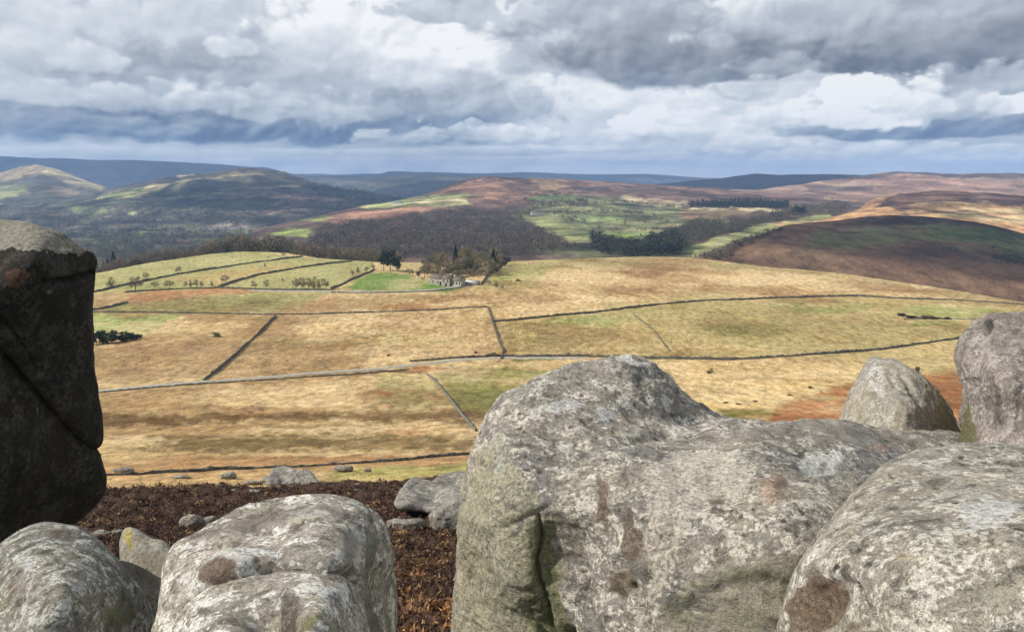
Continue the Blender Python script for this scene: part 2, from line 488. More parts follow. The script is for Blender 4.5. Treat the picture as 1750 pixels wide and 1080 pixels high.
def rock_mat(name, base, warm, pale, dark, pale_amt=0.5, dark_amt=0.4, scale=1.0, streak=(1, 1, 1), bump=1.0, algae=(0.12, 0.13, 0.05), algae_amt=0.3, speck=0.5):
    """weathered gritstone: mineral grain, crustose lichens, algae, sooty film; Col carries stains of a fixed outline"""
    m = bpy.data.materials.new(name); m.use_nodes = True
    T = NT(m.node_tree)
    out = T.n('ShaderNodeOutputMaterial')
    b = T.n('ShaderNodeBsdfPrincipled', {'Roughness': 0.9, 'Specular IOR Level': 0.2})
    geo = T.n('ShaderNodeNewGeometry').outputs['Position']
    g = T.v('MULTIPLY', geo, (streak[0]*scale, streak[1]*scale, streak[2]*scale))
    wp = T.v('SCALE', T.v('SUBTRACT', T.noise(g, 3.0, 4, 0.6, color=True), (0.5, 0.5, 0.5)), 0.35)
    g2 = T.v('ADD', g, wp)
    iso = T.v('SCALE', geo, scale)
    n_big = T.noise(g2, 1.3, 6, 0.6)
    n_mid = T.noise(g2, 5.5, 8, 0.68)
    n_mid2 = T.noise(T.v('ADD', g2, (7.3, 1.1, 4.2)), 7.0, 8, 0.7)
    n_fine = T.noise(iso, 34.0, 6, 0.7)
    n_grain = T.noise(iso, 150.0, 3, 0.7)
    c = T.mix(T.sm(n_big, 0.38, 0.62), base, warm)
    # algae film
    c = T.mix(T.sm(T.noise(T.v('ADD', g2, (3, 8, 2)), 2.1, 7, 0.62), 0.5, 0.66, 0.0, algae_amt), c, algae)
    # pale crustose lichen in ragged blotches
    pl = T.m('MULTIPLY', T.sm(T.m('ADD', n_mid, T.m('MULTIPLY', T.m('SUBTRACT', n_fine, 0.5), 0.55)), 0.505, 0.56), pale_amt)
    c = T.mix(pl, c, pale)
    # dark film and pits
    dk = T.m('MULTIPLY', T.sm(T.m('ADD', n_mid2, T.m('MULTIPLY', T.m('SUBTRACT', n_fine, 0.5), 0.7)), 0.525, 0.60), dark_amt)
    c = T.mix(dk, c, dark)
    vo = T.n('ShaderNodeTexVoronoi', {'Vector': T.v('ADD', iso, T.v('SCALE', wp, 0.5)), 'Scale': 12.0})
    sp = T.m('MULTIPLY', T.sm(vo.outputs['Distance'], 0.33, 0.18), T.sm(T.noise(iso, 4.0, 4, 0.6), 0.48, 0.6, 0.0, speck))
    c = T.mix(sp, c, dark)
    vo2 = T.n('ShaderNodeTexVoronoi', {'Vector': T.v('ADD', iso, T.v('SCALE', wp, 0.6)), 'Scale': 13.0})
    sp2 = T.m('MULTIPLY', T.sm(vo2.outputs['Distance'], 0.36, 0.24), T.sm(T.noise(T.v('ADD', iso, (9, 9, 9)), 3.0, 4, 0.6), 0.5, 0.6, 0.0, pale_amt))
    c = T.mix(sp2, c, pale)
    at = T.n('ShaderNodeVertexColor', layer_name='Col')
    # stains with their own outline edges broken up by the surface
    al = T.m('ADD', at.outputs[1], T.m('MULTIPLY', T.m('SUBTRACT', T.m('ADD', T.m('MULTIPLY', n_fine, 1.3), n_mid), 1.15), 1.35))
    al = T.m('MULTIPLY', T.sm(al, 0.34, 0.70), T.sm(at.outputs[1], 0.02, 0.25))
    c = T.mix(T.m('MULTIPLY', al, 0.82), c, at.outputs[0])
    f = T.m('MULTIPLY', T.sm(n_grain, 0.3, 0.7, 0.55, 1.45, False), T.sm(n_fine, 0.36, 0.64, 0.55, 1.42, False))
    c = T.v('SCALE', c, f)
    T.put(b.inputs['Base Color'], c)
    h = T.m('ADD', T.m('MULTIPLY', n_fine, 0.5), T.m('ADD', T.m('MULTIPLY', n_grain, 0.16), T.m('MULTIPLY', n_mid, 1.3)))
    h = T.m('SUBTRACT', h, T.m('MULTIPLY', sp, 0.15))
    bp = T.n('ShaderNodeBump', {'Strength': 0.85*bump, 'Distance': 0.035/scale, 'Height': h})
    T.put(b.inputs['Normal'], bp.outputs[0])
    T.t.links.new(b.outputs[0], out.inputs[0])
    return m


# palette (linear base colours)
STRAW = (0.60, 0.435, 0.215); PALE = (0.70, 0.53, 0.29); BROWN = (0.34, 0.205, 0.09); OLIVE = (0.33, 0.30, 0.10)
YGREEN = (0.37, 0.37, 0.13); GREEN = (0.15, 0.24, 0.05); RUST = (0.42, 0.19, 0.075); BRACKEN = (0.40, 0.18, 0.07)
HEATH = (0.075, 0.045, 0.031); DKBROWN = (0.17, 0.09, 0.045)

# ------------------------------------------------------------------ the moor plateau in front
TAB_PY = np.array([405, 425, 440, 480, 500, 540, 600, 640, 705, 760, 810, 860, 900, 980, 1080, 1250])
TAB_Y = np.array([860, 765, 690, 535, 475, 395, 315, 270, 200, 138, 92, 66, 54, 38, 25, 13.5])
CREST = np.array([(-300, 500), (0, 480), (165, 467), (260, 448), (400, 431), (480, 433), (540, 441), (640, 446), (760, 448), (860, 447), (950, 443),
                  (1100, 438), (1180, 440), (1300, 455), (1440, 468), (1560, 485), (1660, 500), (1750, 516), (2050, 560)], dtype=float)


def smooth_curve(x, P, width=25.0):
    """interpolates with the corners rounded off"""
    r = 0
    for o, w in ((-2, .1), (-1, .2), (0, .4), (1, .2), (2, .1)):
        r = r+w*np.interp(x+o*width*0.5, P[:, 0], P[:, 1])
    return r


def relief(x, y):
    s = np.clip((y-60)/240.0, 0.12, 1.0)
    return (fbm(x, y, 0, 1/110.0, 3, 51)*1.5+fbm(x, y, 0, 1/22.0, 3, 61)*0.45)*s+fbm(x, y, 0, 1/4.0, 3, 71)*0.16


def gY(py):
    return np.exp(np.interp(py, TAB_PY, np.log(TAB_Y)))


def gpoint(px, py):
    P = unp(px, py, gY(np.asarray(py, dtype=float)))
    P[..., 2] += relief(P[..., 0], P[..., 1])
    return P


def build_plateau():
    nc, nr = 760, 420
    cols = np.linspace(-280, 2030, nc)
    t = np.linspace(0, 1, nr)
    cr = smooth_curve(cols, CREST)
    PY = cr[None, :]+(1250-cr[None, :])*(t**1.35)[:, None]
    PX = np.repeat(cols[None, :], nr, 0)
    P = unp(PX, PY, gY(PY))
    P[..., 2] += relief(P[..., 0], P[..., 1])
    px = PX.ravel(); py = PY.ravel(); Pf = P.reshape(-1, 3)
    patches = [
        # far rim and right hand rim
        ([(860, 447), (1100, 436), (1300, 453), (1560, 483), (1760, 514), (1760, 535), (1560, 494), (1300, 464), (1100, 452), (860, 462)], (0.34, 0.27, 0.12), 5, .85),
        ([(820, 492), (862, 449), (965, 447), (930, 466), (905, 492)], YGREEN, 7, .9),
        ((1120, 462, 75, 14), BROWN, 1, .8), ((1150, 448, 60, 8), BROWN, 1, .6), ((1075, 496, 62, 9), BROWN, 1, .75), ((940, 456, 45, 6), BROWN, 1, .5),
        ((1330, 478, 200, 10), PALE, 1, .7), ((1000, 475, 120, 10), PALE, 1, .6), ((1480, 490, 160, 7), PALE, 1, .6), ((1600, 498, 160, 5), BROWN, 1, .6),
        ((1400, 466, 120, 6), BROWN, 1, .55), ((900, 485, 60, 6), BROWN, 1, .5), ((980, 510, 130, 8), PALE, 1, .6),
        # left hand enclosed pastures
        ([(100, 500), (165, 466), (260, 446), (400, 428), (540, 438), (655, 446), (640, 462), (566, 493), (430, 494), (165, 502)], (0.41, 0.39, 0.16), 3),
        ((330, 450, 120, 9), (0.46, 0.43, 0.19), 1, .8), ((250, 490, 60, 7), (0.30, 0.30, 0.11), 1, .6),
        ([(300, 478), (440, 458), (560, 449), (480, 463), (373, 489)], (0.50, 0.36, 0.15), 4, .8), ((620, 470, 40, 8), (0.38, 0.30, 0.13), 1, .6),
        ([(226, 499), (300, 494), (373, 490), (440, 492), (330, 513), (205, 519)], (0.46, 0.235, 0.105), 3, .9),
        ([(160, 529), (220, 519), (330, 506), (480, 496), (560, 500), (470, 533), (160, 534)], (0.35, 0.34, 0.13), 4, .9),
        ((440, 515, 35, 8), (0.26, 0.25, 0.09), 1, .6), ((560, 515, 50, 8), RUST, 1, .4),
        ([(100, 537), (318, 538), (285, 553), (245, 572), (100, 578)], (0.34, 0.37, 0.13), 4, .95),
        ([(582, 493), (642, 464), (690, 466), (735, 474), (745, 484), (812, 489), (770, 497), (640, 497)], GREEN, 3, 1),
        ([(700, 470), (735, 476), (790, 472), (800, 482), (745, 484)], (0.33, 0.29, 0.11), 4, .7),
        ((640, 480, 40, 9), (0.20, 0.29, 0.065), 1, .6),
        ((760, 508, 90, 6), BROWN, 1, .8), ((700, 522, 80, 5), RUST, 1, .6), ((640, 512, 70, 9), (0.40, 0.30, 0.13), 1, .7), ((540, 522, 70, 8), BROWN, 1, .5),
        # middle straw land
        ((640, 548, 190, 9), PALE, 1, .6), ((420, 545, 90, 8), (0.42, 0.31, 0.14), 1, .6), ((300, 580, 110, 11), (0.42, 0.29, 0.13), 1, .7),
        ((270, 600, 90, 7), BROWN, 1, .5), ((340, 590, 80, 5), BROWN, 1, .6), ((520, 590, 150, 8), OLIVE, 1, .45), ((700, 580, 120, 9), OLIVE, 1, .35),
        ((640, 595, 170, 7), BROWN, 1, .45), ((280, 637, 120, 7), BROWN, 1, .6), ((480, 620, 110, 5), BROWN, 1, .5), ((300, 560, 60, 8), STRAW, 1, .6),
        ((200, 625, 60, 8), PALE, 1, .5), ((560, 568, 120, 6), PALE, 1, .5), ((790, 560, 60, 12), STRAW, 1, .5),
        # the rough green pasture on the right
        ([(862, 550), (1000, 534), (1200, 515), (1330, 508), (1470, 507), (1745, 518), (1760, 560), (1640, 578), (1500, 593), (1240, 609), (1000, 603), (862, 602)], (0.44, 0.345, 0.145), 2.5, .9),
        ((1010, 545, 95, 9), (0.33, 0.34, 0.115), 1, .85), ((1090, 572, 60, 16), (0.40, 0.27, 0.12), 1, .6), ((1290, 562, 110, 12), (0.28, 0.28, 0.09), 1, .8), ((1400, 527, 110, 8), (0.25, 0.27, 0.085), 1, .75),
        ((1620, 533, 140, 14), (0.34, 0.36, 0.12), 1, .85), ((1560, 556, 110, 7), (0.27, 0.29, 0.09), 1, .7), ((940, 580, 60, 9), OLIVE, 1, .6), ((1180, 590, 160, 7), STRAW, 1, .5),
        ((1480, 577, 130, 6), (0.42, 0.30, 0.12), 1, .6), ((1460, 540, 60, 5), (0.50, 0.36, 0.16), 1, .7), ((1000, 597, 110, 5), BROWN, 1, .5), ((1330, 590, 90, 5), STRAW, 1, .5),
        # below the lane
        ([(735, 640), (800, 628), (905, 624), (980, 640), (940, 662), (880, 700), (825, 712), (785, 700)], (0.235, 0.245, 0.07), 7, .9),
        ((890, 655, 70, 14), (0.40, 0.33, 0.12), 1, .6), ((910, 610, 45, 4), (0.16, 0.22, 0.05), 1, .8),
        ([(640, 640), (728, 642), (770, 694), (690, 706), (630, 680)], (0.40, 0.34, 0.14), 9, .8),
        ((670, 634, 75, 4), DKBROWN, 1, .9), ((730, 630, 60, 6), RUST, 1, .9), ((580, 640, 60, 3), BROWN, 1, .7), ((655, 671, 38, 5), RUST, 1, .8), ((660, 694, 25, 6), RUST, 1, .75), ((755, 680, 20, 4), RUST, 1, .6),
        ((1000, 628, 160, 5), (0.45, 0.28, 0.12), 1, .6),
        ((450, 668, 180, 10), PALE, 1, .6), ((560, 690, 120, 10), PALE, 1, .6), ((260, 690, 110, 9), (0.52, 0.35, 0.15), 1, .6),
        ([(100, 706), (350, 708), (560, 706), (800, 703), (850, 716), (800, 724), (560, 717), (400, 722), (100, 734)], (0.21, 0.13, 0.05), 6, 1),
        ((420, 698, 110, 6), BROWN, 1, .6), ((690, 738, 50, 4), RUST, 1, .7), ((560, 733, 150, 7), PALE, 1, .7), ((790, 708, 45, 8), DKBROWN, 1, .7),
        ([(280, 748), (560, 742), (820, 745), (820, 770), (560, 768), (330, 778), (230, 765)], (0.20, 0.135, 0.05), 8, 1), ((560, 783, 160, 5), (0.24, 0.14, 0.055), 1, .9), ((300, 745, 90, 4), (0.24, 0.15, 0.06), 1, .8), ((650, 760, 110, 6), (0.24, 0.16, 0.06), 1, .9), ((520, 728, 150, 4), (0.30, 0.20, 0.08), 1, .8), ((380, 760, 120, 6), (0.22, 0.15, 0.055), 1, .8),
        ((235, 752, 75, 13), PALE, 1, .9), ((240, 780, 70, 10), (0.55, 0.38, 0.17), 1, .7), ((420, 785, 200, 9), (0.40, 0.22, 0.09), 1, .7), ((560, 748, 60, 4), STRAW, 1, .6),
        ([(100, 790), (500, 786), (820, 770), (820, 800), (500, 803), (100, 816)], (0.43, 0.235, 0.10), 6, .75),
        ([(560, 806), (640, 798), (830, 786), (830, 812), (640, 818), (540, 824)], (0.40, 0.36, 0.12), 4, .85),
        ([(100, 808), (450, 808), (560, 812), (560, 826), (330, 830), (100, 838)], (0.50, 0.33, 0.15), 4, .7),
        # right: pale bents and bracken
        ([(1150, 612), (1300, 613), (1500, 600), (1700, 578), (1760, 600), (1640, 632), (1480, 655), (1400, 668), (1330, 700), (1200, 705)], (0.72, 0.54, 0.26), 8, .8),
        ((1350, 650, 120, 4), BROWN, 1, .55), ((1260, 632, 110, 4), (0.50, 0.34, 0.15), 1, .6), ((1560, 612, 60, 4), BROWN, 1, .5),
        ([(1310, 720), (1340, 692), (1420, 668), (1500, 650), (1640, 626), (1800, 600), (1850, 760), (1300, 760)], BRACKEN, 7, .95),
        ((1415, 683, 45, 5), (0.32, 0.25, 0.09), 1, .8), ((1460, 700, 40, 6), (0.48, 0.22, 0.08), 1, .6), ((1270, 706, 60, 8), (0.30, 0.29, 0.08), 1, .9), ((1250, 672, 60, 3), DKBROWN, 1, .4),
    ]
    c = paint(px, py, Pf, STRAW, patches, warp=(11, 3.2), wf=0.025)
    x = Pf[:, 0]; y = Pf[:, 1]
    # bents, rushes and dead grass lie in long bands across the slope
    a = fbm(x*0.9+y*0.12, y*0.75, 0, 1/34.0, 7, 5, 0.66)
    b = fbm(x*1.2, y*0.6, 0, 1/9.0, 6, 15, 0.70)
    far = smooth01(y, 90, 160)
    enc = smooth01(py, 520, 500)*smooth01(px, 700, 640)     # mown, evener enclosures
    k = np.clip((smooth01(a, 0.02, 0.30))*0.8*far*(1-0.6*enc), 0, 1)[:, None]
    c = c*(1-k)+c*np.array([0.64, 0.56, 0.50])*k
    k = np.clip(smooth01(-a, 0.05, 0.4)*0.5*far*(1-0.7*enc), 0, 1)[:, None]
    c = c*(1-k)+np.array(PALE)*k
    k = np.clip(smooth01(b, 0.04, 0.32)*0.62*far*(1-0.5*enc), 0, 1)[:, None]
    c = c*(1-k)+c*np.array([0.72, 0.68, 0.55])*k
    # broad drier and wetter ground: olive mat grass and brown moor grass among the straw
    d1 = fbm(x*0.7+y*0.2, y*0.8, 0, 1/85.0, 6, 205, 0.62); d2 = fbm(x*0.8-y*0.1, y*0.8, 0, 1/60.0, 6, 225, 0.64)
    k = (smooth01(d1, 0.05, 0.32)*0.55*far*(1-0.5*enc))[:, None]
    c = c*(1-k)+np.array((0.40, 0.335, 0.14))*k
    k = (smooth01(d2, 0.06, 0.34)*0.6*far*(1-0.8*enc)*smooth01(py, 445, 470))[:, None]
    c = c*(1-k)+np.array((0.33, 0.215, 0.10))*k
    # heather below the edge
    hy = 829+fbm(px, py, 0, 1/60.0, 4, 33)*9+np.interp(px, [0, 180, 450, 560, 700, 830], [12, 6, 2, -2, -12, -20])
    hm = smooth01(py-hy, -3, 4)
    f2 = fbm(x, y, 0, 1/2.6, 5, 88, 0.6)
    heath = np.array(HEATH)*(1.0+0.5*f2[:, None])
    og = smooth01(fbm(x, y, 0, 1/5.0, 4, 99), 0.12, 0.4)*smooth01(py, 940, 1000)
    heath = heath*(1-0.6*og[:, None])+np.array([0.30, 0.15, 0.055])*0.6*og[:, None]
    c = c*(1-hm[:, None])+heath*hm[:, None]
    # knobbly heather
    Pf[:, 2] += hm*(np.abs(fbm(x, y, 0, 1/1.6, 4, 44, 0.6))*0.9)
    # back slope beyond the crest, down into the valley
    top = Pf.reshape(nr, nc, 3)[0]
    rows = []
    for kk in range(14, 0, -1):
        q = top.copy()
        d = (kk/14.0)**1.6*700
        s = 1+d/np.maximum(top[:, 1], 1)
        q[:, 0] *= s; q[:, 1] *= s
        q[:, 2] = top[:, 2]-d*0.09-(d/700)**1.0*70
        rows.append(q)
    B = np.array(rows)
    V = np.concatenate([B.reshape(-1, 3), Pf])
    bc = np.zeros((B.shape[0]*nc, 3))+np.array((0.13, 0.14, 0.05))
    me = mesh_np('ground', V, grid_faces(nr+len(rows), nc)[:, ::-1], col=np.concatenate([bc, c]))
    add('ground', me, land_mat('moor_grass_and_heather', 0.30, 0.52, 1.36, 1.0, 1.3, 0.14), kind='structure')


build_plateau()


# ------------------------------------------------------------------ hills and valley behind
class Hill:
    def __init__(s, name, lines, px0, px1, nc, nr, base, patches, mat, amp=0.006, wl=260.0, drop=0.35, skirt=60, warp=(9, 3), wf=0.02, tex=None, seed=1, bump_wood=None):
        s.lines = [np.array(l, dtype=float) for l in lines]; s.amp = amp; s.wl = wl; s.seed = seed
        cols = np.linspace(px0, px1, nc)
        tt = np.linspace(0, len(lines)-1, nr)
        PX = np.repeat(cols[None, :], nr, 0); TT = np.repeat(tt[:, None], nc, 1)
        PY, YD = s.screen(PX, TT)
        P = unp(PX, PY, YD)
        P[..., 2] += s.rough(P, YD)
        px, py, Pf = PX.ravel(), PY.ravel(), P.reshape(-1, 3)
        c = paint(px, py, Pf, base, patches, warp, wf, seed)
        if tex:
            c = tex(px, py, Pf, c)
        if bump_wood is not None:
            m = bump_wood(px, py)
            Pf[:, 2] += m*np.abs(fbm(Pf[:, 0], Pf[:, 1], 0, 1/14.0, 3, seed+5))*14
        P = Pf.reshape(nr, nc, 3)
        top = P[-1]; back = []
        for kk in range(1, 9):
            q = top.copy(); d = (kk/8.0)**1.5*top[:, 1]*0.22
            q[:, :2] *= (1+d/top[:, 1])[:, None]
            q[:, 2] = top[:, 2]-d*drop
            back.append(q)
        sk = P[0].copy(); sk[:, 2] -= skirt
        allP = np.concatenate([sk[None], P, np.array(back)])
        allP[..., 2] = np.maximum(allP[..., 2], CZ-259)
        allc = np.concatenate([c.reshape(nr, nc, 3)[:1], c.reshape(nr, nc, 3)]+[c.reshape(nr, nc, 3)[-1:]]*8)
        me = mesh_np(name, allP.reshape(-1, 3), grid_faces(allP.shape[0], nc), col=allc.reshape(-1, 3))
        s.ob = add(name, me, mat, kind='structure')

    def screen(s, PX, TT):
        ys = [np.interp(PX, l[:, 0], l[:, 1]) for l in s.lines]
        ys = [smooth_curve(PX, l[:, :2], 7) for l in s.lines]
        ds = [np.interp(PX, l[:, 0], np.log(l[:, 2])) for l in s.lines]
        i = np.clip(np.floor(TT).astype(int), 0, len(s.lines)-2); f = TT-i
        PY = np.zeros_like(PX); L = np.zeros_like(PX)
        for k in range(len(s.lines)-1):
            m = i == k
            PY[m] = (ys[k]*(1-f)+ys[k+1]*f)[m]
            L[m] = (ds[k]*(1-f)+ds[k+1]*f)[m]
        return PY, np.exp(L)

    def rough(s, P, YD):
        return (fbm(P[..., 0], P[..., 1], 0, 1/s.wl, 4, s.seed+40, 0.52))*s.amp*YD

    def at(s, px, py):
        """surface points for arrays of photo pixels"""
        px = np.asarray(px, float); py = np.asarray(py, float)
        n = len(s.lines)-1
        T = np.linspace(0, n, 60)
        PY, YD = s.screen(np.repeat(px[None, :], 60, 0), np.repeat(T[:, None], len(px), 1))
        YY = np.array([np.interp(-py[j], -PY[:, j], np.log(YD[:, j])) for j in range(len(px))])
        Yd = np.exp(YY)
        P = unp(px, py, Yd)
        P[..., 2] += s.rough(P, Yd)
        return P


LM_MID = land_mat('hillside_turf', 0.05, 0.65, 1.3, 0.7, 0.12, 0.08)
LM_FAR = land_mat('distant_moorland', 0.016, 0.6, 1.35, 0.8, 0.03, 0.06)


def streaks(amt=0.35, wl=60.0, seed=9):
    def f(px, py, P, c):
        a = fbm(P[:, 0], P[:, 1]*0.8, 0, 1/wl, 7, seed, 0.68)
        b = smooth01(fbm(P[:, 0], P[:, 1], 0, 0.4/wl, 5, seed+8, 0.6), 0.05, 0.3)[:, None]
        c = c*(1-b*amt*0.9)
        return c*np.clip(1+a[:, None]*amt*3.0, 0.3, 1.8)
    return f


# lowest sheet, out to the horizon
def build_base():
    R = 15000.0
    n = 40
    g = np.linspace(-R, R, n)
    X, Y = np.meshgrid(g, g)
    V = np.stack([X, Y+3000, np.full_like(X, CZ-250)], -1).reshape(-1, 3)
    c = np.zeros((n*n, 3))+np.array((0.09, 0.10, 0.05))
    add('terrain', mesh_np('terrain', V, grid_faces(n, n), col=c), LM_FAR, kind='structure')


build_base()

far_ridge_left = Hill('hill', [
    [(-300, 350, 7000), (760, 345, 7000)],
    [(-300, 268, 8800), (0, 269, 9000), (60, 270, 9000), (130, 273, 9100), (200, 276, 9100), (300, 279, 9200), (400, 283, 9300), (470, 288, 9300), (500, 295, 9300), (560, 299, 9300), (640, 303, 9200), (760, 330, 9000)]],
    -300, 760, 300, 45, (0.105, 0.085, 0.085),
    [((200, 300, 160, 12), (0.14, 0.12, 0.10), 1, .6), ((420, 296, 60, 6), (0.18, 0.15, 0.10), 1, .6), ((60, 290, 120, 8), (0.08, 0.07, 0.06), 1, .6)],
    LM_FAR, 0.004, 700, 0.15, tex=streaks(0.4, 300, 4), seed=101)
far_moors = Hill('hill', [
    [(520, 350, 8200), (1300, 350, 8200)],
    [(520, 300, 10500), (600, 299, 10500), (652, 298, 10500), (664, 294, 10500), (740, 293, 10600), (800, 296, 10800), (860, 297, 11200), (900, 296, 11500), (1000, 298, 11500), (1100, 299, 11400), (1180, 302, 11400), (1300, 308, 11400)]],
    520, 1300, 340, 50, (0.10, 0.085, 0.075),
    [((1140, 309, 90, 3), (0.32, 0.24, 0.14), 1, .8), ((620, 325, 60, 10), (0.16, 0.14, 0.08), 1, .6)],
    LM_FAR, 0.0025, 900, 0.1, tex=streaks(0.35, 400, 5), seed=111)
mid_far = Hill('hill', [
    [(480, 360, 5200), (900, 350, 5200)],
    [(480, 305, 7600), (560, 301, 7600), (620, 303, 7500), (660, 299, 7400), (740, 298, 7400), (800, 303, 7300), (900, 312, 7200)]],
    480, 900, 220, 60, (0.085, 0.085, 0.05),
    [((610, 315, 60, 7), (0.17, 0.15, 0.09), 1, .7), ((700, 330, 50, 10), (0.07, 0.055, 0.045), 1, .7), ((690, 312, 50, 5), (0.05, 0.055, 0.035), 1, .7)],
    LM_FAR, 0.005, 600, 0.15, tex=streaks(0.35, 200, 6), seed=121)
cone_hill = Hill('hill', [
    [(-300, 420, 3300), (300, 400, 3300)],
    [(-300, 372, 4000), (0, 350, 4000), (100, 346, 4000), (200, 345, 4100), (300, 360, 4100)],
    [(-300, 330, 4900), (-80, 312, 5000), (0, 297, 5100), (30, 289, 5150), (62, 284, 5200), (84, 290, 5200), (110, 299, 5150), (150, 312, 5100), (180, 321, 5050), (240, 345, 4900), (300, 375, 4700)]],
    -300, 300, 220, 120, (0.13, 0.12, 0.07),
    [([(-300, 325), (0, 295), (62, 283), (110, 298), (185, 320), (175, 327), (110, 314), (70, 303), (0, 310), (-300, 345)], (0.47, 0.38, 0.20), 3),
     ([(0, 300), (62, 284), (75, 292), (50, 303), (10, 306)], (0.42, 0.32, 0.19), 3, .7),
     ([(-100, 305), (0, 318), (40, 326), (60, 335), (20, 340), (-100, 335)], (0.34, 0.34, 0.14), 4, .9),
     ([(80, 322), (140, 330), (130, 338), (90, 334)], (0.33, 0.23, 0.15), 3, .7), ([(40, 302), (110, 316), (110, 326), (50, 318)], (0.09, 0.08, 0.07), 3, .7),
     ((60, 365, 110, 9), (0.20, 0.24, 0.09), 1, .7), ((20, 344, 40, 7), (0.05, 0.05, 0.045), 1, .8), ((140, 352, 60, 8), (0.06, 0.065, 0.04), 1, .7)],
    LM_FAR, 0.006, 400, 0.4, tex=streaks(0.4, 110, 7), seed=131)
big_left = Hill('hill', [
    [(-300, 425, 2500), (0, 420, 2500), (760, 405, 2500)],
    [(-300, 385, 3000), (100, 378, 3000), (300, 368, 3050), (500, 368, 3000), (760, 372, 3000)],
    [(-300, 372, 3400), (60, 360, 3500), (180, 340, 3600), (260, 325, 3700), (350, 318, 3800), (480, 320, 3800), (600, 340, 3600), (760, 352, 3500)],
    [(-300, 365, 3900), (60, 350, 4000), (150, 332, 4100), (190, 323, 4200), (240, 313, 4300), (280, 305, 4300), (300, 300, 4350), (330, 299, 4350), (400, 292, 4400), (440, 289, 4400), (485, 292, 4400),
     (505, 300, 4350), (540, 310, 4300), (600, 322, 4200), (680, 338, 4000), (760, 350, 3900)]],
    -300, 760, 460, 190, (0.105, 0.092, 0.065),
    [([(165, 338), (200, 330), (270, 318), (300, 322), (200, 342), (160, 344)], (0.36, 0.37, 0.14), 2.5, 1),
     ([(270, 318), (310, 306), (370, 300), (440, 296), (450, 300), (380, 304), (330, 312), (290, 323), (210, 338), (250, 324)], (0.47, 0.40, 0.20), 2, .95),  # with the strip above: sunlit band painted along the upper left slope
     ([(300, 300), (312, 298), (330, 298), (300, 304)], (0.45, 0.37, 0.22), 1.5, .8),
     ([(200, 325), (290, 302), (300, 308), (250, 320)], (0.15, 0.11, 0.09), 2, .8),
     ((480, 320, 40, 5), (0.40, 0.32, 0.17), 1, .8), ((500, 345, 50, 12), (0.32, 0.20, 0.13), 1, .8), ((445, 330, 40, 8), (0.21, 0.17, 0.10), 1, .6), ((530, 355, 40, 9), (0.26, 0.17, 0.11), 1, .6),
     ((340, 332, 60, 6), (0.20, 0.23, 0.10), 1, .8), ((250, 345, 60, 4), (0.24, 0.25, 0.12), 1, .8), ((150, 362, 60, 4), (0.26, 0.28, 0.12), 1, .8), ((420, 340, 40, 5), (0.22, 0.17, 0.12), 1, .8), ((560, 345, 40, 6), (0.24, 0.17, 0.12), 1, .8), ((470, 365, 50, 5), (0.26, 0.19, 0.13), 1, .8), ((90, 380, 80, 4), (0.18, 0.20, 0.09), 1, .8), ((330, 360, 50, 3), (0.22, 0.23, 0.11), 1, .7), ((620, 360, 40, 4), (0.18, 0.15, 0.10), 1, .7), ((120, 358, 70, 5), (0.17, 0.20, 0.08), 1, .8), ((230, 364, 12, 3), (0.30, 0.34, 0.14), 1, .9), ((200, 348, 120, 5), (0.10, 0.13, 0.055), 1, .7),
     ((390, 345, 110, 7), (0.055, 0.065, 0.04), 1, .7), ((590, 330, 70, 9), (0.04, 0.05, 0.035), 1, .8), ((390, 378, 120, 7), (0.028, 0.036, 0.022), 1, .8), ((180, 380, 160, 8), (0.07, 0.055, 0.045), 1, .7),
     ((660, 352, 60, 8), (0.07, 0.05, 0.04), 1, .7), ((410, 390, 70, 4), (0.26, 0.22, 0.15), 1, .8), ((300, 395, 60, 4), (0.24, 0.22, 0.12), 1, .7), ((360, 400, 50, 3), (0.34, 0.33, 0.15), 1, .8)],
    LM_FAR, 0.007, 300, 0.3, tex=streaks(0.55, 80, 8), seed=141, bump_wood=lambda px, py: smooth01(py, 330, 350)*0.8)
valley = Hill('terrain', [
    [(-300, 470, 1350), (900, 470, 1350)],
    [(-300, 430, 1800), (900, 430, 1800)],
    [(-300, 400, 2600), (900, 396, 2600)],
    [(-300, 385, 3050), (900, 380, 3050)]],
    -300, 900, 340, 90, (0.115, 0.105, 0.055),
    [((310, 398, 70, 5), (0.32, 0.31, 0.14), 1, .8), ((350, 412, 60, 4), (0.17, 0.20, 0.07), 1, .7), ((230, 402, 50, 4), (0.20, 0.22, 0.08), 1, .7), ((430, 396, 60, 4), (0.33, 0.33, 0.15), 1, .7),
     ((190, 415, 50, 5), (0.17, 0.23, 0.07), 1, .7), ((310, 413, 12, 3), RUST, 1, .8), ((470, 388, 60, 3), (0.4, 0.37, 0.25), 1, .5),
     ([(460, 402), (500, 392), (545, 396), (540, 406), (500, 409)], (0.27, 0.33, 0.09), 2, .9)],
    LM_FAR, 0.003, 200, 0.1, tex=streaks(0.4, 60, 9), seed=151)

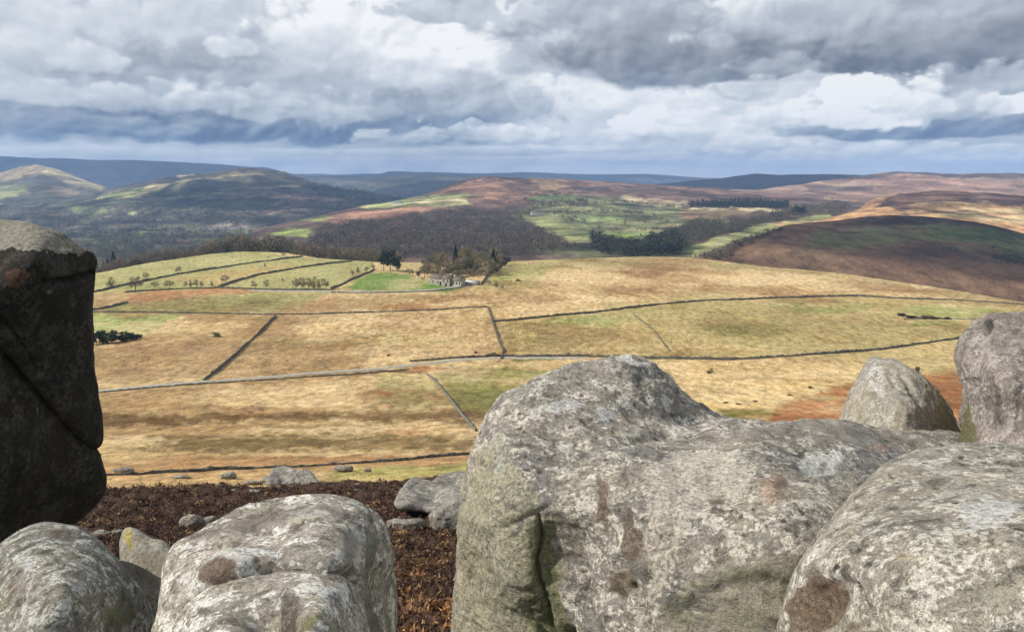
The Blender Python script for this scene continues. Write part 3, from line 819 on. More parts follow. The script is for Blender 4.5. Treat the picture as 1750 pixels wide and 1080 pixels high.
far_dark = Hill('hill', [
    [(1080, 335, 4600), (1600, 335, 4600)],
    [(1080, 318, 5400), (1140, 312, 5500), (1190, 308, 5600), (1240, 304, 5700), (1276, 301, 5700), (1292, 298, 5700), (1335, 300, 5700), (1400, 298, 5700), (1455, 299, 5700), (1600, 303, 5700)]],
    1080, 1600, 260, 50, (0.035, 0.036, 0.034), [((1300, 322, 160, 4), (0.045, 0.042, 0.035), 1, .8)],
    LM_FAR, 0.003, 500, 0.15, tex=streaks(0.3, 120, 10), seed=161)
far_moor_right = Hill('hill', [
    [(1080, 380, 2300), (2050, 400, 2300)],
    [(1080, 345, 2900), (1300, 348, 2900), (1450, 352, 2900), (2050, 350, 2900)],
    [(1080, 322, 3500), (1200, 323, 3600), (1290, 325, 3700), (1350, 316, 3900), (1430, 303, 4200), (1480, 297, 4300), (1540, 293, 4400), (1600, 294, 4400), (1660, 296, 4400), (1750, 299, 4400), (2050, 303, 4400)]],
    1080, 2050, 380, 110, (0.36, 0.225, 0.15),
    [([(1400, 300), (1540, 290), (1700, 293), (1800, 298), (1800, 305), (1650, 300), (1540, 298), (1470, 303)], (0.09, 0.065, 0.055), 2, .9),
     ([(1400, 312), (1500, 306), (1560, 312), (1460, 322), (1370, 328)], (0.17, 0.12, 0.095), 4, .8),
     ((1270, 334, 180, 5), (0.14, 0.10, 0.075), 1, .8), ((1330, 340, 130, 3), (0.48, 0.38, 0.21), 1, .85), ((1250, 329, 80, 3), (0.42, 0.32, 0.19), 1, .6),
     ((1430, 352, 80, 6), (0.58, 0.47, 0.27), 1, .85), ((1600, 315, 130, 9), (0.44, 0.25, 0.17), 1, .7), ((1480, 335, 80, 6), (0.34, 0.22, 0.15), 1, .7), ((1440, 312, 60, 4), (0.40, 0.28, 0.18), 1, .7),
     ((1700, 308, 60, 5), (0.20, 0.14, 0.10), 1, .6)],
    LM_MID, 0.004, 380, 0.2, tex=streaks(0.42, 110, 11), seed=171)

mid_hill = Hill('hill', [
    [(430, 468, 900), (700, 470, 900), (1000, 468, 850), (1300, 480, 850), (1500, 500, 850)],
    [(430, 440, 1150), (560, 437, 1150), (700, 436, 1100), (900, 438, 1050), (1000, 437, 1030), (1150, 432, 1050), (1250, 432, 1050), (1500, 440, 1100)],
    [(430, 408, 1600), (520, 396, 1600), (600, 386, 1600), (700, 382, 1600), (860, 390, 1550), (1000, 400, 1450), (1180, 392, 1500), (1300, 380, 1650), (1500, 378, 1700)],
    [(430, 395, 2000), (480, 385, 2050), (520, 375, 2100), (600, 360, 2150), (700, 348, 2200), (800, 346, 2200), (900, 350, 2200), (1050, 350, 2250), (1180, 350, 2300), (1300, 352, 2300), (1500, 362, 2200)],
    [(430, 392, 2200), (480, 383, 2250), (540, 370, 2300), (620, 352, 2500), (700, 338, 2600), (740, 328, 2700), (760, 318, 2800), (780, 311, 2850), (800, 306, 2850), (830, 302, 2850), (860, 303, 2900), (900, 305, 2900), (950, 306, 2950),
     (1000, 308, 3000), (1060, 311, 3000), (1120, 314, 3050), (1180, 319, 3100), (1250, 325, 3100), (1330, 332, 3100), (1500, 350, 3000)]],
    430, 1500, 640, 250, (0.125, 0.085, 0.06),
    [  # moor top: bracken and heather
     ([(735, 330), (800, 303), (900, 303), (1100, 312), (1300, 325), (1420, 345), (1200, 350), (1050, 343), (930, 335), (860, 360), (800, 345)], (0.21, 0.125, 0.09), 4),
     ([(750, 326), (790, 308), (850, 306), (870, 320), (860, 345), (800, 340)], (0.33, 0.185, 0.115), 4, .85),
     ([(900, 305), (960, 308), (980, 322), (930, 325), (905, 315)], (0.46, 0.30, 0.18), 4, .8), ((830, 308, 40, 3), (0.09, 0.06, 0.05), 1, .7),
     ((1050, 322, 120, 7), (0.13, 0.09, 0.075), 1, .8), ((1000, 315, 60, 3), (0.32, 0.21, 0.14), 1, .7), ((1180, 330, 90, 4), (0.17, 0.11, 0.08), 1, .7), ((880, 335, 40, 10), (0.24, 0.15, 0.10), 1, .7),
     # sunlit fields on the shoulder
     ([(605, 353), (640, 345), (700, 337), (760, 330), (800, 336), (805, 350), (740, 356), (650, 356)], (0.42, 0.42, 0.17), 2.5, .95),
     ([(700, 343), (770, 340), (800, 343), (800, 351), (720, 350)], (0.58, 0.50, 0.26), 2, .85), ((780, 333, 40, 4), (0.28, 0.33, 0.12), 1, .7),
     ([(545, 378), (620, 362), (700, 354), (790, 354), (720, 370), (620, 378), (550, 388)], (0.36, 0.20, 0.13), 3, .9),
     ([(520, 378), (560, 368), (572, 372), (540, 384)], (0.24, 0.29, 0.09), 2, .8),
     ([(455, 404), (500, 391), (545, 396), (540, 407)], (0.27, 0.33, 0.09), 2, .9),
     # wood floor
     ([(500, 440), (540, 386), (640, 376), (780, 356), (870, 360), (905, 385), (975, 415), (980, 440)], (0.085, 0.06, 0.045), 4),
     ([(815, 400), (860, 398), (850, 425), (830, 420)], (0.30, 0.15, 0.085), 3, .8),
     # green fields
     ([(880, 372), (925, 340), (960, 332), (1080, 338), (1150, 350), (1220, 365), (1260, 385), (1180, 408), (1000, 415), (940, 400)], (0.21, 0.215, 0.10), 4),
     ([(895, 372), (940, 366), (1000, 400), (1015, 412), (970, 415), (930, 395)], (0.30, 0.305, 0.125), 3, .9),
     ([(990, 365), (1060, 350), (1150, 358), (1170, 375), (1100, 385), (1010, 385)], (0.235, 0.235, 0.11), 4, .8), ((940, 338, 40, 5), (0.18, 0.28, 0.08), 1, .8), ((1030, 372, 60, 6), (0.19, 0.26, 0.085), 1, .7),
     ((1060, 403, 60, 6), (0.27, 0.35, 0.09), 1, .9), ((1100, 392, 60, 4), (0.40, 0.37, 0.17), 1, .7), ((1160, 385, 40, 7), (0.42, 0.38, 0.17), 1, .7),
     ([(1060, 336), (1120, 340), (1175, 348), (1160, 353), (1100, 351), (1070, 345)], (0.55, 0.44, 0.26), 2.5, .9), ((920, 364, 12, 3), (0.5, 0.45, 0.3), 1, .8),
     ([(1160, 356), (1180, 354), (1290, 360), (1250, 374), (1200, 378), (1165, 368)], (0.27, 0.19, 0.105), 3, .9), ([(1160, 360), (1200, 372), (1180, 378), (1160, 372)], (0.36, 0.21, 0.13), 2, .8),
     ([(1180, 352), (1350, 358), (1340, 362), (1180, 356)], (0.60, 0.50, 0.29), 1.5, .9),
     ((960, 358, 60, 3), (0.38, 0.36, 0.16), 1, .6), ([(975, 420), (1160, 412), (1240, 420), (1240, 445), (975, 445)], (0.11, 0.115, 0.05), 4, .9), ((930, 430, 70, 7), (0.16, 0.17, 0.075), 1, .8),
     ([(1180, 420), (1250, 399), (1344, 376), (1410, 366), (1420, 380), (1336, 394), (1250, 424), (1190, 440)], (0.42, 0.42, 0.17), 2.5, 1), ((1180, 425, 30, 6), (0.11, 0.17, 0.05), 1, .8), ((1150, 432, 30, 4), (0.30, 0.22, 0.13), 1, .6),
     ([(1195, 436), (1230, 412), (1240, 412), (1212, 436)], (0.40, 0.38, 0.22), 2, .8)],
    LM_MID, 0.0028, 240, 0.35, tex=streaks(0.5, 60, 12), seed=181)

right_back = Hill('hill', [
    [(1330, 400, 1350), (2050, 420, 1350)],
    [(1330, 385, 1500), (1450, 376, 1550), (1600, 372, 1550), (1750, 385, 1500), (2050, 390, 1500)],
    [(1330, 380, 1700), (1430, 368, 1850), (1460, 358, 1950), (1490, 343, 2050), (1540, 331, 2100), (1600, 326, 2100), (1660, 327, 2100), (1750, 333, 2100), (2050, 345, 2100)]],
    1330, 2050, 330, 110, (0.44, 0.26, 0.125),
    [([(1500, 345), (1550, 328), (1700, 325), (1800, 332), (1850, 360), (1700, 352), (1600, 352), (1530, 358), (1490, 352)], (0.115, 0.068, 0.055), 3, .95),
     ((1620, 350, 80, 5), (0.50, 0.37, 0.19), 1, .7), ((1700, 362, 120, 5), (0.60, 0.46, 0.24), 1, .8), ((1730, 375, 80, 6), (0.62, 0.49, 0.27), 1, .8), ((1600, 366, 80, 3), (0.10, 0.07, 0.055), 1, .8),
     ((1640, 371, 70, 4), (0.30, 0.29, 0.13), 1, .8), ((1690, 340, 70, 4), (0.19, 0.12, 0.09), 1, .6), ((1600, 340, 80, 3), (0.28, 0.18, 0.11), 1, .6)],
    LM_MID, 0.004, 160, 0.4, tex=streaks(0.5, 36, 13), seed=191)
right_dark = Hill('hill', [
    [(1150, 475, 790), (1300, 480, 780), (1500, 500, 760), (1750, 545, 720), (2050, 580, 700)],
    [(1150, 450, 860), (1240, 438, 880), (1300, 427, 900), (1500, 440, 900), (1750, 470, 860), (2050, 500, 820)],
    [(1150, 446, 900), (1190, 441, 930), (1220, 430, 950), (1250, 418, 990), (1293, 404, 1050), (1336, 389, 1120), (1376, 381, 1190), (1421, 376, 1230), (1470, 371, 1260), (1530, 369, 1280), (1600, 371, 1280), (1660, 378, 1250), (1720, 392, 1220), (1760, 402, 1200), (2050, 440, 1150)]],
    1150, 2050, 420, 150, (0.185, 0.108, 0.062),
    [([(1380, 400), (1480, 392), (1600, 382), (1700, 392), (1800, 412), (1850, 450), (1760, 440), (1690, 415), (1560, 412), (1460, 420), (1380, 425)], (0.125, 0.14, 0.05), 5, .85),
     ((1680, 400, 70, 8), (0.07, 0.11, 0.035), 1, .8), ((1430, 412, 70, 12), (0.13, 0.12, 0.055), 1, .7), ([(1430, 380), (1560, 370), (1700, 380), (1760, 400), (1620, 384), (1500, 384)], (0.055, 0.038, 0.03), 3, .9),
     ((1480, 390, 45, 6), (0.17, 0.15, 0.10), 1, .8), ((1445, 398, 30, 3), (0.05, 0.045, 0.03), 1, .7), ((1430, 440, 35, 10), (0.26, 0.15, 0.09), 1, .8), ((1350, 410, 70, 8), (0.19, 0.115, 0.07), 1, .7), ((1620, 425, 90, 6), (0.12, 0.13, 0.05), 1, .7), ((1500, 405, 80, 5), (0.20, 0.15, 0.09), 1, .6), ((1700, 470, 90, 10), (0.18, 0.10, 0.06), 1, .6), ((1560, 395, 60, 3), (0.22, 0.13, 0.08), 1, .7), ((1380, 440, 60, 14), (0.12, 0.09, 0.05), 1, .6),
     ((1330, 395, 60, 6), (0.15, 0.085, 0.05), 1, .6), ((1570, 440, 130, 25), (0.12, 0.068, 0.045), 1, .7), ((1740, 440, 50, 12), (0.05, 0.06, 0.035), 1, .7)],
    LM_MID, 0.003, 120, 0.5, tex=streaks(0.28, 26, 14), seed=201)


# ------------------------------------------------------------------ clouds overhead, out of the picture, that shade parts of the land
def build_cloud(cx, cy, cz, rx, ry, alt=5200.0, seed=0):
    L = (alt-cz)/SUN_DIR[2]
    c = np.array([cx, cy, cz])+SUN_DIR*L
    nu, nv = 96, 40
    th = np.linspace(0, 2*np.pi, nu, endpoint=False); ph = np.linspace(0.02, np.pi-0.02, nv)
    TH, PH = np.meshgrid(th, ph)
    d = np.stack([np.cos(TH)*np.sin(PH), np.sin(TH)*np.sin(PH), np.cos(PH)], -1)
    r = 1+0.28*fbm(d[..., 0], d[..., 1], d[..., 2], 1.7, 5, seed, 0.6)
    V = d*r[..., None]*np.array([rx, ry, 190.0])
    V[..., 2] = np.where(V[..., 2] < 0, V[..., 2]*0.3, V[..., 2])
    V += np.array([c[0], c[1], alt])
    i = np.arange((nv-1)*nu); a = i; b = (i//nu)*nu+(i+1) % nu
    Fc = np.stack([a, b, b+nu, a+nu], 1)[:, ::-1]
    add('cloud', mesh_np('cloud', V.reshape(-1, 3), Fc), CLOUD, kind='structure')


CLOUD = plain_mat('cloud_vapour', (0.85, 0.86, 0.88), 1.0, 0.002, 0.08)
build_cloud(-850, 3550, CZ-120, 780, 460, seed=1)       # big left hill and valley
build_cloud(-250, 5800, CZ-60, 900, 1100, seed=2)
build_cloud(690, 1060, CZ-70, 430, 250, seed=3)          # dark hill on the right
build_cloud(1500, 5400, CZ, 900, 700, seed=4)
build_cloud(-4700, 8700, CZ, 2300, 1200, seed=5)
build_cloud(-400, 10500, CZ, 3200, 1300, seed=6)


# ------------------------------------------------------------------ dry stone walls and lanes
WALL_DARK = wall_mat('gritstone_wall_dark', (0.11, 0.105, 0.078), (0.28, 0.26, 0.20))  # darker copy of the wall stone, carrying the tone of shaded faces
WALL_PALE = wall_mat('gritstone_wall_pale', (0.17, 0.165, 0.13), (0.36, 0.35, 0.29))  # lighter copy, carrying the brightness of the sunlit slanting wall


def path_pts(pts, step=7.0, fn=gpoint):
    out = []
    for (x0, y0), (x1, y1) in zip(pts[:-1], pts[1:]):
        n = max(1, int(math.hypot(x1-x0, (y1-y0)*2)/step))
        for k in range(n):
            out.append((x0+(x1-x0)*k/n, y0+(y1-y0)*k/n))
    out.append(pts[-1])
    a = np.array(out, dtype=float)
    return fn(a[:, 0], a[:, 1])


def resample(P, d):
    s = np.concatenate([[0], np.cumsum(np.linalg.norm(np.diff(P[:, :2], axis=0), axis=1))])
    n = max(2, int(s[-1]/d))
    t = np.linspace(0, s[-1], n)
    return np.stack([np.interp(t, s, P[:, k]) for k in range(3)], 1)


def stone_wall(pts, label, h=1.35, w=0.75, mat=None, fn=gpoint, gaps=0.0, group='dry stone walls across the moor', seed=0):
    h *= 0.66; w *= 0.66
    P = resample(path_pts(pts, fn=fn), 1.1)
    n = len(P)
    T = np.gradient(P[:, :2], axis=0); T /= np.linalg.norm(T, axis=1)[:, None]+1e-9
    N = np.stack([-T[:, 1], T[:, 0]], 1)
    r = np.random.default_rng(seed+11)
    hh = h*(1+0.16*r.standard_normal(n).clip(-2, 2))
    lowm = fbm(np.arange(n), np.zeros(n), 0, 1/14.0, 3, seed+3)
    hh *= np.clip(1+lowm*0.45, 0.3, 1.5)
    if gaps:
        hh *= np.where(fbm(np.arange(n), np.zeros(n), 4, 1/9.0, 2, seed+7) > 1-2*gaps, 0.12, 1)
    prof = [(-w/2-0.12, -0.5), (-w/2, 0.35), (-w/3.2, 1.0), (w/3.2, 1.0), (w/2, 0.35), (w/2+0.12, -0.5)]
    V = []
    for ox, oz in prof:
        j = r.uniform(-0.09, 0.09, n)
        z = P[:, 2]+(oz*hh if oz > 0 else oz)+r.uniform(-0.07, 0.07, n)
        V.append(np.stack([P[:, 0]+N[:, 0]*(ox+j), P[:, 1]+N[:, 1]*(ox+j), z], 1))
    V = np.array(V)
    # copestones stand on edge: a raised and lowered top
    V[2:4, ::2, 2] += 0.12
    o0 = P[0].copy()
    me = mesh_np('dry_stone_wall', V.reshape(-1, 3)-o0, grid_faces(6, n), smooth=False)
    return add('dry_stone_wall', me, mat or WALL_DARK, loc=o0, label=label, cat='stone wall', group=group)


stone_wall([(150, 502), (223, 486), (259, 478), (300, 470), (363, 461), (440, 449), (517, 440)], 'dark dry stone wall climbing the highest left pasture behind the round bare trees', seed=1, h=1.7, w=1.1)
stone_wall([(373, 490), (400, 482), (440, 470), (480, 463), (571, 449), (602, 446)], 'dark dry stone wall crossing the left pastures, next one below the highest wall', seed=2, h=1.9, w=1.2)
stone_wall([(566, 493), (600, 478), (640, 461)], 'dark dry stone wall along the left edge of the bright green paddock', seed=3, h=2.0, w=1.3)
stone_wall([(150, 534), (316, 535), (471, 537), (550, 535), (707, 530), (833, 525)], 'long straight thin stone wall below the small pastures, ending at a corner', seed=4, w=0.6, h=1.0)
stone_wall([(834, 526), (841, 546), (852, 580), (860, 598), (857, 611)], 'short stone wall running downhill from the field corner to the lane, mid moor', seed=5, h=1.5, mat=WALL_DARK)
stone_wall([(841, 548), (950, 539), (1050, 529), (1120, 521), (1198, 514), (1330, 508), (1470, 506), (1650, 513), (1760, 521)], 'long dark stone wall curving along the top of the rough green pasture', seed=6, h=1.5, w=0.8)
stone_wall([(472, 540), (440, 577), (400, 614), (375, 633), (348, 652)], 'dark stone wall slanting down the straw moor to the pale lane', seed=7, h=1.35, w=0.65)
stone_wall([(728, 638), (750, 660), (765, 680), (790, 712), (814, 738)], 'sunlit pale stone wall slanting down beside the green patch towards the big boulder', seed=8, mat=WALL_PALE, w=0.6, h=0.95)
stone_wall([(857, 607), (1000, 605), (1100, 609), (1240, 611), (1350, 607), (1500, 595), (1600, 584), (1700, 572)], 'grey stone wall bounding the foot of the rough green pasture behind the boulders', seed=9, h=1.35, w=1.0, mat=WALL_DARK)
stone_wall([(150, 533), (190, 526), (219, 519)], 'short dark stone wall stub at the corner of the lowest left pasture', seed=10, h=1.7, w=1.0)
stone_wall([(150, 815), (250, 810), (347, 805), (450, 801), (594, 793), (700, 786), (820, 775)], 'low tumbledown stone wall above the dark heather slope', seed=11, h=0.45, w=0.55, gaps=0.15, mat=WALL_DARK)
stone_wall([(1082, 535), (1115, 560), (1146, 596)], 'faint low mossy wall crossing the rough green pasture', seed=12, h=0.6, w=0.5, gaps=0.2)
stone_wall([(1545, 547), (1600, 545), (1680, 547)], 'short pale wall beside the track at the far right of the rough pasture', seed=13, h=0.6, w=0.8, mat=WALL_PALE)
stone_wall([(823, 486), (834, 472), (848, 458), (864, 448)], 'dark stone wall climbing from the ruined farm to the shoulder of the moor', seed=14, h=2.2, w=1.2)
stone_wall([(210, 501), (290, 495), (373, 491), (470, 494), (566, 494)], 'dark wall along the foot of the left pastures above the rust coloured strip', seed=15, h=1.2, w=0.8)
stone_wall([(566, 498), (660, 498), (740, 497), (790, 491), (822, 487)], 'grey stone wall under the bright green paddock and the farm', seed=16, h=1.1, w=1.0, mat=WALL_PALE)
stone_wall([(150, 672), (350, 657), (480, 648), (600, 640), (700, 630)], 'broken wall on the lower side of the pale lane', seed=17, h=0.55, w=0.6, gaps=0.12)
stone_wall([(700, 617), (770, 612), (857, 606)], 'thin stone wall joining the lane to the foot of the short downhill wall', seed=18, h=1.1, w=0.7)


def lane(pts, w, col, name='road', rise=0.13):
    P = resample(path_pts(pts, 5.0), 2.0)
    n = len(P)
    T = np.gradient(P[:, :2], axis=0); T /= np.linalg.norm(T, axis=1)[:, None]+1e-9
    N = np.stack([-T[:, 1], T[:, 0]], 1)
    r = np.random.default_rng(5)
    V = []
    for ox, oz in ((-0.62, -0.4), (-0.5, 0.0), (-0.2, 0.06), (0.2, 0.06), (0.5, 0.0), (0.62, -0.4)):
        j = fbm(np.arange(n)*1.0, np.zeros(n)+ox*9, 0, 0.2, 3, 8)*w*0.12
        xy = P[:, :2]+N*(ox*w+j)[:, None]
        V.append(np.stack([xy[:, 0], xy[:, 1], P[:, 2]+rise+oz], 1))
    me = mesh_np(name, np.array(V).reshape(-1, 3), grid_faces(6, n))
    add(name, me, plain_mat('lane_surface', col, 0.9, 0.6, 0.3), kind='structure')


lane([(120, 673), (170, 669), (260, 661), (350, 654), (450, 646), (520, 640), (600, 633), (680, 625), (760, 616), (860, 609), (1000, 608.5)], 2.5, (0.36, 0.335, 0.27), rise=0.25)
lane([(430, 495.5), (560, 496), (640, 496), (740, 495), (790, 488), (822, 484)], 3.4, (0.36, 0.35, 0.28), 'path', rise=0.3)


# ------------------------------------------------------------------ trees
BARK = plain_mat('bark', (0.085, 0.068, 0.05), 0.95, 3.0, 0.3)
TWIG = leaf_mat('twigs_and_buds', 0.65, 1.45, 0.5)


def crown_arrays(kind, seed, ntri, size=0.05):
    """triangles of a crown for a tree one unit tall"""
    r = np.random.default_rng(seed)
    if kind == 'bare':
        nc = 16
        C = []
        while len(C) < nc:
            p = r.uniform(-1, 1, 3)
            if np.linalg.norm(p) < 1: C.append((p[0]*0.36, p[1]*0.36, 0.52+p[2]*0.36))
        C = np.array(C); R = r.uniform(0.09, 0.20, nc)
        i = r.integers(0, nc, ntri)
        d = r.standard_normal((ntri, 3)); d /= np.linalg.norm(d, axis=1)[:, None]
        c = C[i]+d*(R[i]*r.uniform(0.4, 1.05, ntri))[:, None]
        ax = c-np.array([0, 0, 0.3]); ax /= np.linalg.norm(ax, axis=1)[:, None]+1e-9
        ax += r.standard_normal((ntri, 3))*0.45
        L = size*r.uniform(0.8, 2.2, ntri); Wd = size*r.uniform(0.25, 0.62, ntri)
    elif kind == 'conifer':
        z = r.uniform(0, 1, ntri)**1.25
        tier = 0.75+0.25*np.abs(np.sin(z*19+seed))
        rad = (1-z)**0.85*0.23*tier*r.uniform(0.5, 1.0, ntri)**0.5
        a = r.uniform(0, 2*np.pi, ntri)
        c = np.stack([np.cos(a)*rad, np.sin(a)*rad, 0.06+z*0.94], 1)
        ax = np.stack([np.cos(a), np.sin(a), -0.35+0*a], 1)+r.standard_normal((ntri, 3))*0.3
        L = size*r.uniform(1.0, 2.0, ntri); Wd = size*r.uniform(0.5, 1.0, ntri)
    else:  # pine: broad uneven masses
        nc = 9
        C = np.stack([r.uniform(-0.26, 0.26, nc), r.uniform(-0.26, 0.26, nc), r.uniform(0.22, 0.86, nc)], 1); R = r.uniform(0.13, 0.22, nc)
        i = r.integers(0, nc, ntri)
        d = r.standard_normal((ntri, 3)); d /= np.linalg.norm(d, axis=1)[:, None]; d[:, 2] *= 0.75
        c = C[i]+d*(R[i]*r.uniform(0.6, 1.05, ntri))[:, None]
        ax = r.standard_normal((ntri, 3))
        L = size*r.uniform(1.0, 2.0, ntri); Wd = size*r.uniform(0.6, 1.2, ntri)
    ax /= np.linalg.norm(ax, axis=1)[:, None]+1e-9
    sd = np.cross(ax, r.standard_normal((ntri, 3))); sd /= np.linalg.norm(sd, axis=1)[:, None]+1e-9
    V = np.stack([c-ax*L[:, None]*0.5-sd*Wd[:, None]*0.5, c-ax*L[:, None]*0.3+sd*Wd[:, None]*0.5, c+ax*L[:, None]*0.5], 1)
    return V.reshape(-1, 3)


def trunk_mesh(seed, kind):
    r = np.random.default_rng(seed)
    V = []; Fq = []

    def limb(p0, p1, r0, r1, k=5):
        p0 = np.array(p0, float); p1 = np.array(p1, float)
        ax = p1-p0; ax /= np.linalg.norm(ax)
        u = np.cross(ax, (0.3, 0.9, 0.2)); u /= np.linalg.norm(u); w = np.cross(ax, u)
        b = len(V)
        for p, rr in ((p0, r0), (p1, r1)):
            for j in range(k):
                a = 2*math.pi*j/k
                V.append(p+(u*math.cos(a)+w*math.sin(a))*rr)
        for j in range(k):
            Fq.append((b+j, b+(j+1) % k, b+k+(j+1) % k, b+k+j))
    if kind == 'bare':
        limb((0, 0, -0.03), (0.01, 0, 0.33), 0.026, 0.019)
        for j in range(7):
            a = j*0.9*2.4+r.uniform(0, 0.5); e = r.uniform(0.5, 1.2)
            q = (math.cos(a)*0.17, math.sin(a)*0.17, 0.36+0.2*e)
            limb((0.01, 0, 0.22+0.018*j), q, 0.012, 0.007, 4)
            limb(q, (q[0]*1.7+r.uniform(-.05, .05), q[1]*1.7, q[2]+0.22), 0.007, 0.002, 3)
    else:
        limb((0, 0, -0.03), (0, 0, 0.9), 0.022, 0.004)
    return mesh_np('trunk', np.array(V), np.array(Fq), smooth=False)


def crown_mesh(V, col, seed):
    n = len(V)//3
    r = np.random.default_rng(seed)
    c = np.repeat(np.asarray(col)[None]*r.uniform(0.65, 1.35, (n, 1)), 3, axis=0)
    return mesh_np('crown', V, np.arange(n*3).reshape(-1, 3), smooth=False, col=c)


PROTO = {}


def proto(kind, col, var, ntri=950, size=0.05):
    key = (kind, col, var)
    if key not in PROTO:
        PROTO[key] = (trunk_mesh(var+3, kind), crown_mesh(crown_arrays(kind, var*7+1, ntri, size), col, var))
    return PROTO[key]


B_OLIVE = (0.20, 0.17, 0.095); B_BROWN = (0.20, 0.145, 0.095); B_PURPLE = (0.17, 0.12, 0.105); B_GREY = (0.16, 0.14, 0.11); C_DARK = (0.022, 0.034, 0.018); B_TAN = (0.30, 0.21, 0.13)


def tree(px, py, hpx, kind, col, label, group=None, fn=gpoint, name=None, wide=1.0, cat='tree', depth=None):
    if depth is not None:
        P = unp(px, py, depth); d = depth
    else:
        P = np.array(fn(np.array([px]), np.array([py])))[0]; d = P[1]
    H = hpx*d/F/math.cos(PITCH)
    var = random.randrange(3)
    tm, cm = proto(kind, col, var)
    nm = name or {'bare': 'bare_tree', 'conifer': 'conifer_tree', 'pine': 'pine_tree'}[kind]
    root = add(nm, None, loc=P-np.array([0, 0, 0.1]), label=label, cat=cat, group=group)
    root.scale = (H*wide*random.uniform(0.92, 1.08), H*wide*random.uniform(0.92, 1.08), H)
    root.rotation_euler = (0, 0, random.uniform(0, 6.28))
    add('trunk', tm, BARK, parent=root)
    add('crown', cm, TWIG, parent=root)
    return root


# trees standing one by one in the left pastures
for a in [
    (190, 493, 22, B_OLIVE, 'pale olive bare tree nearest the dark rock tower in the left pastures', 1.0),
    (232, 497, 30, B_PURPLE, 'large round purplish bare tree on the wall in the left pastures', 1.1),
    (250, 477, 14, B_PURPLE, 'small purplish bare tree just above the large round one', 1.1),
    (265, 493, 14, B_GREY, 'low dark bush shaped tree right of the large round tree', 1.2),
    (290, 493, 17, B_OLIVE, 'round olive bare tree second to the right of the large round tree', 1.2),
    (304, 467, 14, B_GREY, 'lone small bare tree against the highest left wall', 1.0),
    (385, 484, 18, B_GREY, 'bare tree at the bottom end of the second pasture wall', 1.0),
    (362, 488, 10, B_BROWN, 'tiny brown thorn tree beside the bottom end of the second pasture wall', 1.2),
    (435, 492, 17, B_OLIVE, 'slender bare tree on the lower pasture wall, left one of a pair', 0.8),
    (455, 492, 19, B_OLIVE, 'slender bare tree on the lower pasture wall, right one of a pair', 0.7),
    (557, 493, 23, B_GREY, 'dark upright bare tree beside the bottom of the paddock wall', 0.9),
    (483, 480, 7, B_GREY, 'tiny thorn bush in the middle of the lower left pasture', 1.2),
    (485, 440, 9, B_OLIVE, 'tiny bare tree on the crest wall of the left pastures', 1.0),
    (453, 458, 10, B_OLIVE, 'faint slim bare tree between the two upper pasture walls', 0.7),
]:
    tree(a[0], a[1], a[2], 'bare', a[3], a[4], 'single trees in the left pastures', wide=a[5])
for i, (x, h) in enumerate([(317, 14), (326, 16), (335, 17), (345, 14)]):
    tree(x, 491, h, 'bare', B_OLIVE, ['leftmost and lowest thin pale tree of the row of four behind the rust coloured strip', 'second thin pale tree of the row of four behind the rust coloured strip', 'tallest thin pale tree, third of the row of four behind the rust coloured strip', 'rightmost thin pale tree of the row of four behind the rust coloured strip'][i], 'short row of thin trees', wide=0.75)
for i, (x, h) in enumerate([(506, 22), (516, 24), (527, 23), (537, 25), (545, 19)]):
    tree(x, 493, h, 'bare', B_OLIVE, ['leftmost', 'second', 'middle', 'tallest and fourth', 'rightmost and lowest'][i]+' olive bare tree of the clump of five left of the paddock wall', 'small clump by the paddock', wide=0.85)
for i, (x, y, h) in enumerate([(602, 470, 12), (612, 467, 14), (626, 464, 12), (637, 459, 12)]):
    tree(x, y, h, 'bare', B_GREY, ['lowest', 'second', 'third', 'highest'][i]+' of the four grey thorn trees standing up the slope by the paddock wall', 'thorns along the paddock wall', wide=1.0)

# dark pines by the paddock
for x, y, h, l in [(656, 462, 36, 'dark pine, left one of the clump above the green paddock'), (667, 463, 38, 'tallest dark pine in the clump above the green paddock'), (679, 462, 28, 'dark pine, right one of the clump above the green paddock')]:
    tree(x, y, h, 'pine', C_DARK, l, 'dark pines above the paddock', wide=0.9)
for k in range(16):
    x = 738+k*7.4+random.uniform(-3, 3)
    tree(x, 476-random.uniform(0, 5), random.uniform(11, 17), 'bare', random.choice([B_TAN, B_OLIVE, B_BROWN]), 'low tan scrub under the trees of the farm grove', 'undergrowth of the farm grove', name='bush', cat='bush', wide=1.5)
tree(715, 474, 12, 'pine', (0.04, 0.035, 0.02), 'small dark bush between the paddock and the ruined farm', name='bush', cat='bush', wide=1.2)
tree(722, 479, 7, 'bare', B_OLIVE, 'little brown bush on the paddock edge left of the farm', name='bush', cat='bush', wide=1.3)

# grove behind the farm
farm_l = 'brown bare tree in the grove behind the ruined farm'
for k in range(50):
    x = random.uniform(720, 850); y = 474-random.uniform(0, 28)
    h = random.uniform(22, 34)*(0.85 if x < 745 else 1)
    tree(x, y, h, 'bare', random.choice([B_BROWN, B_OLIVE, B_OLIVE, (0.13, 0.125, 0.07)]), farm_l, 'grove behind the ruined farm', wide=1.0)
for x, y, h, l in [(779, 458, 38, 'green conifer rising out of the middle of the farm grove'), (843, 466, 40, 'tall narrow dark conifer at the right end of the farm grove'), (849, 462, 30, 'shorter dark conifer beside the tall narrow one at the right end of the farm grove')]:
    tree(x, y, h, 'conifer', C_DARK, l, wide=1.0)
for i, (x, y) in enumerate([(853, 462), (858, 458), (862, 455), (866, 452)]):
    tree(x, y, 14, 'pine', (0.03, 0.035, 0.02), ['lowest', 'second lowest', 'second highest', 'highest'][i]+' of four dark thorns along the wall climbing from the farm', 'dark thorns on the farm wall', name='bush', cat='bush', wide=1.2)
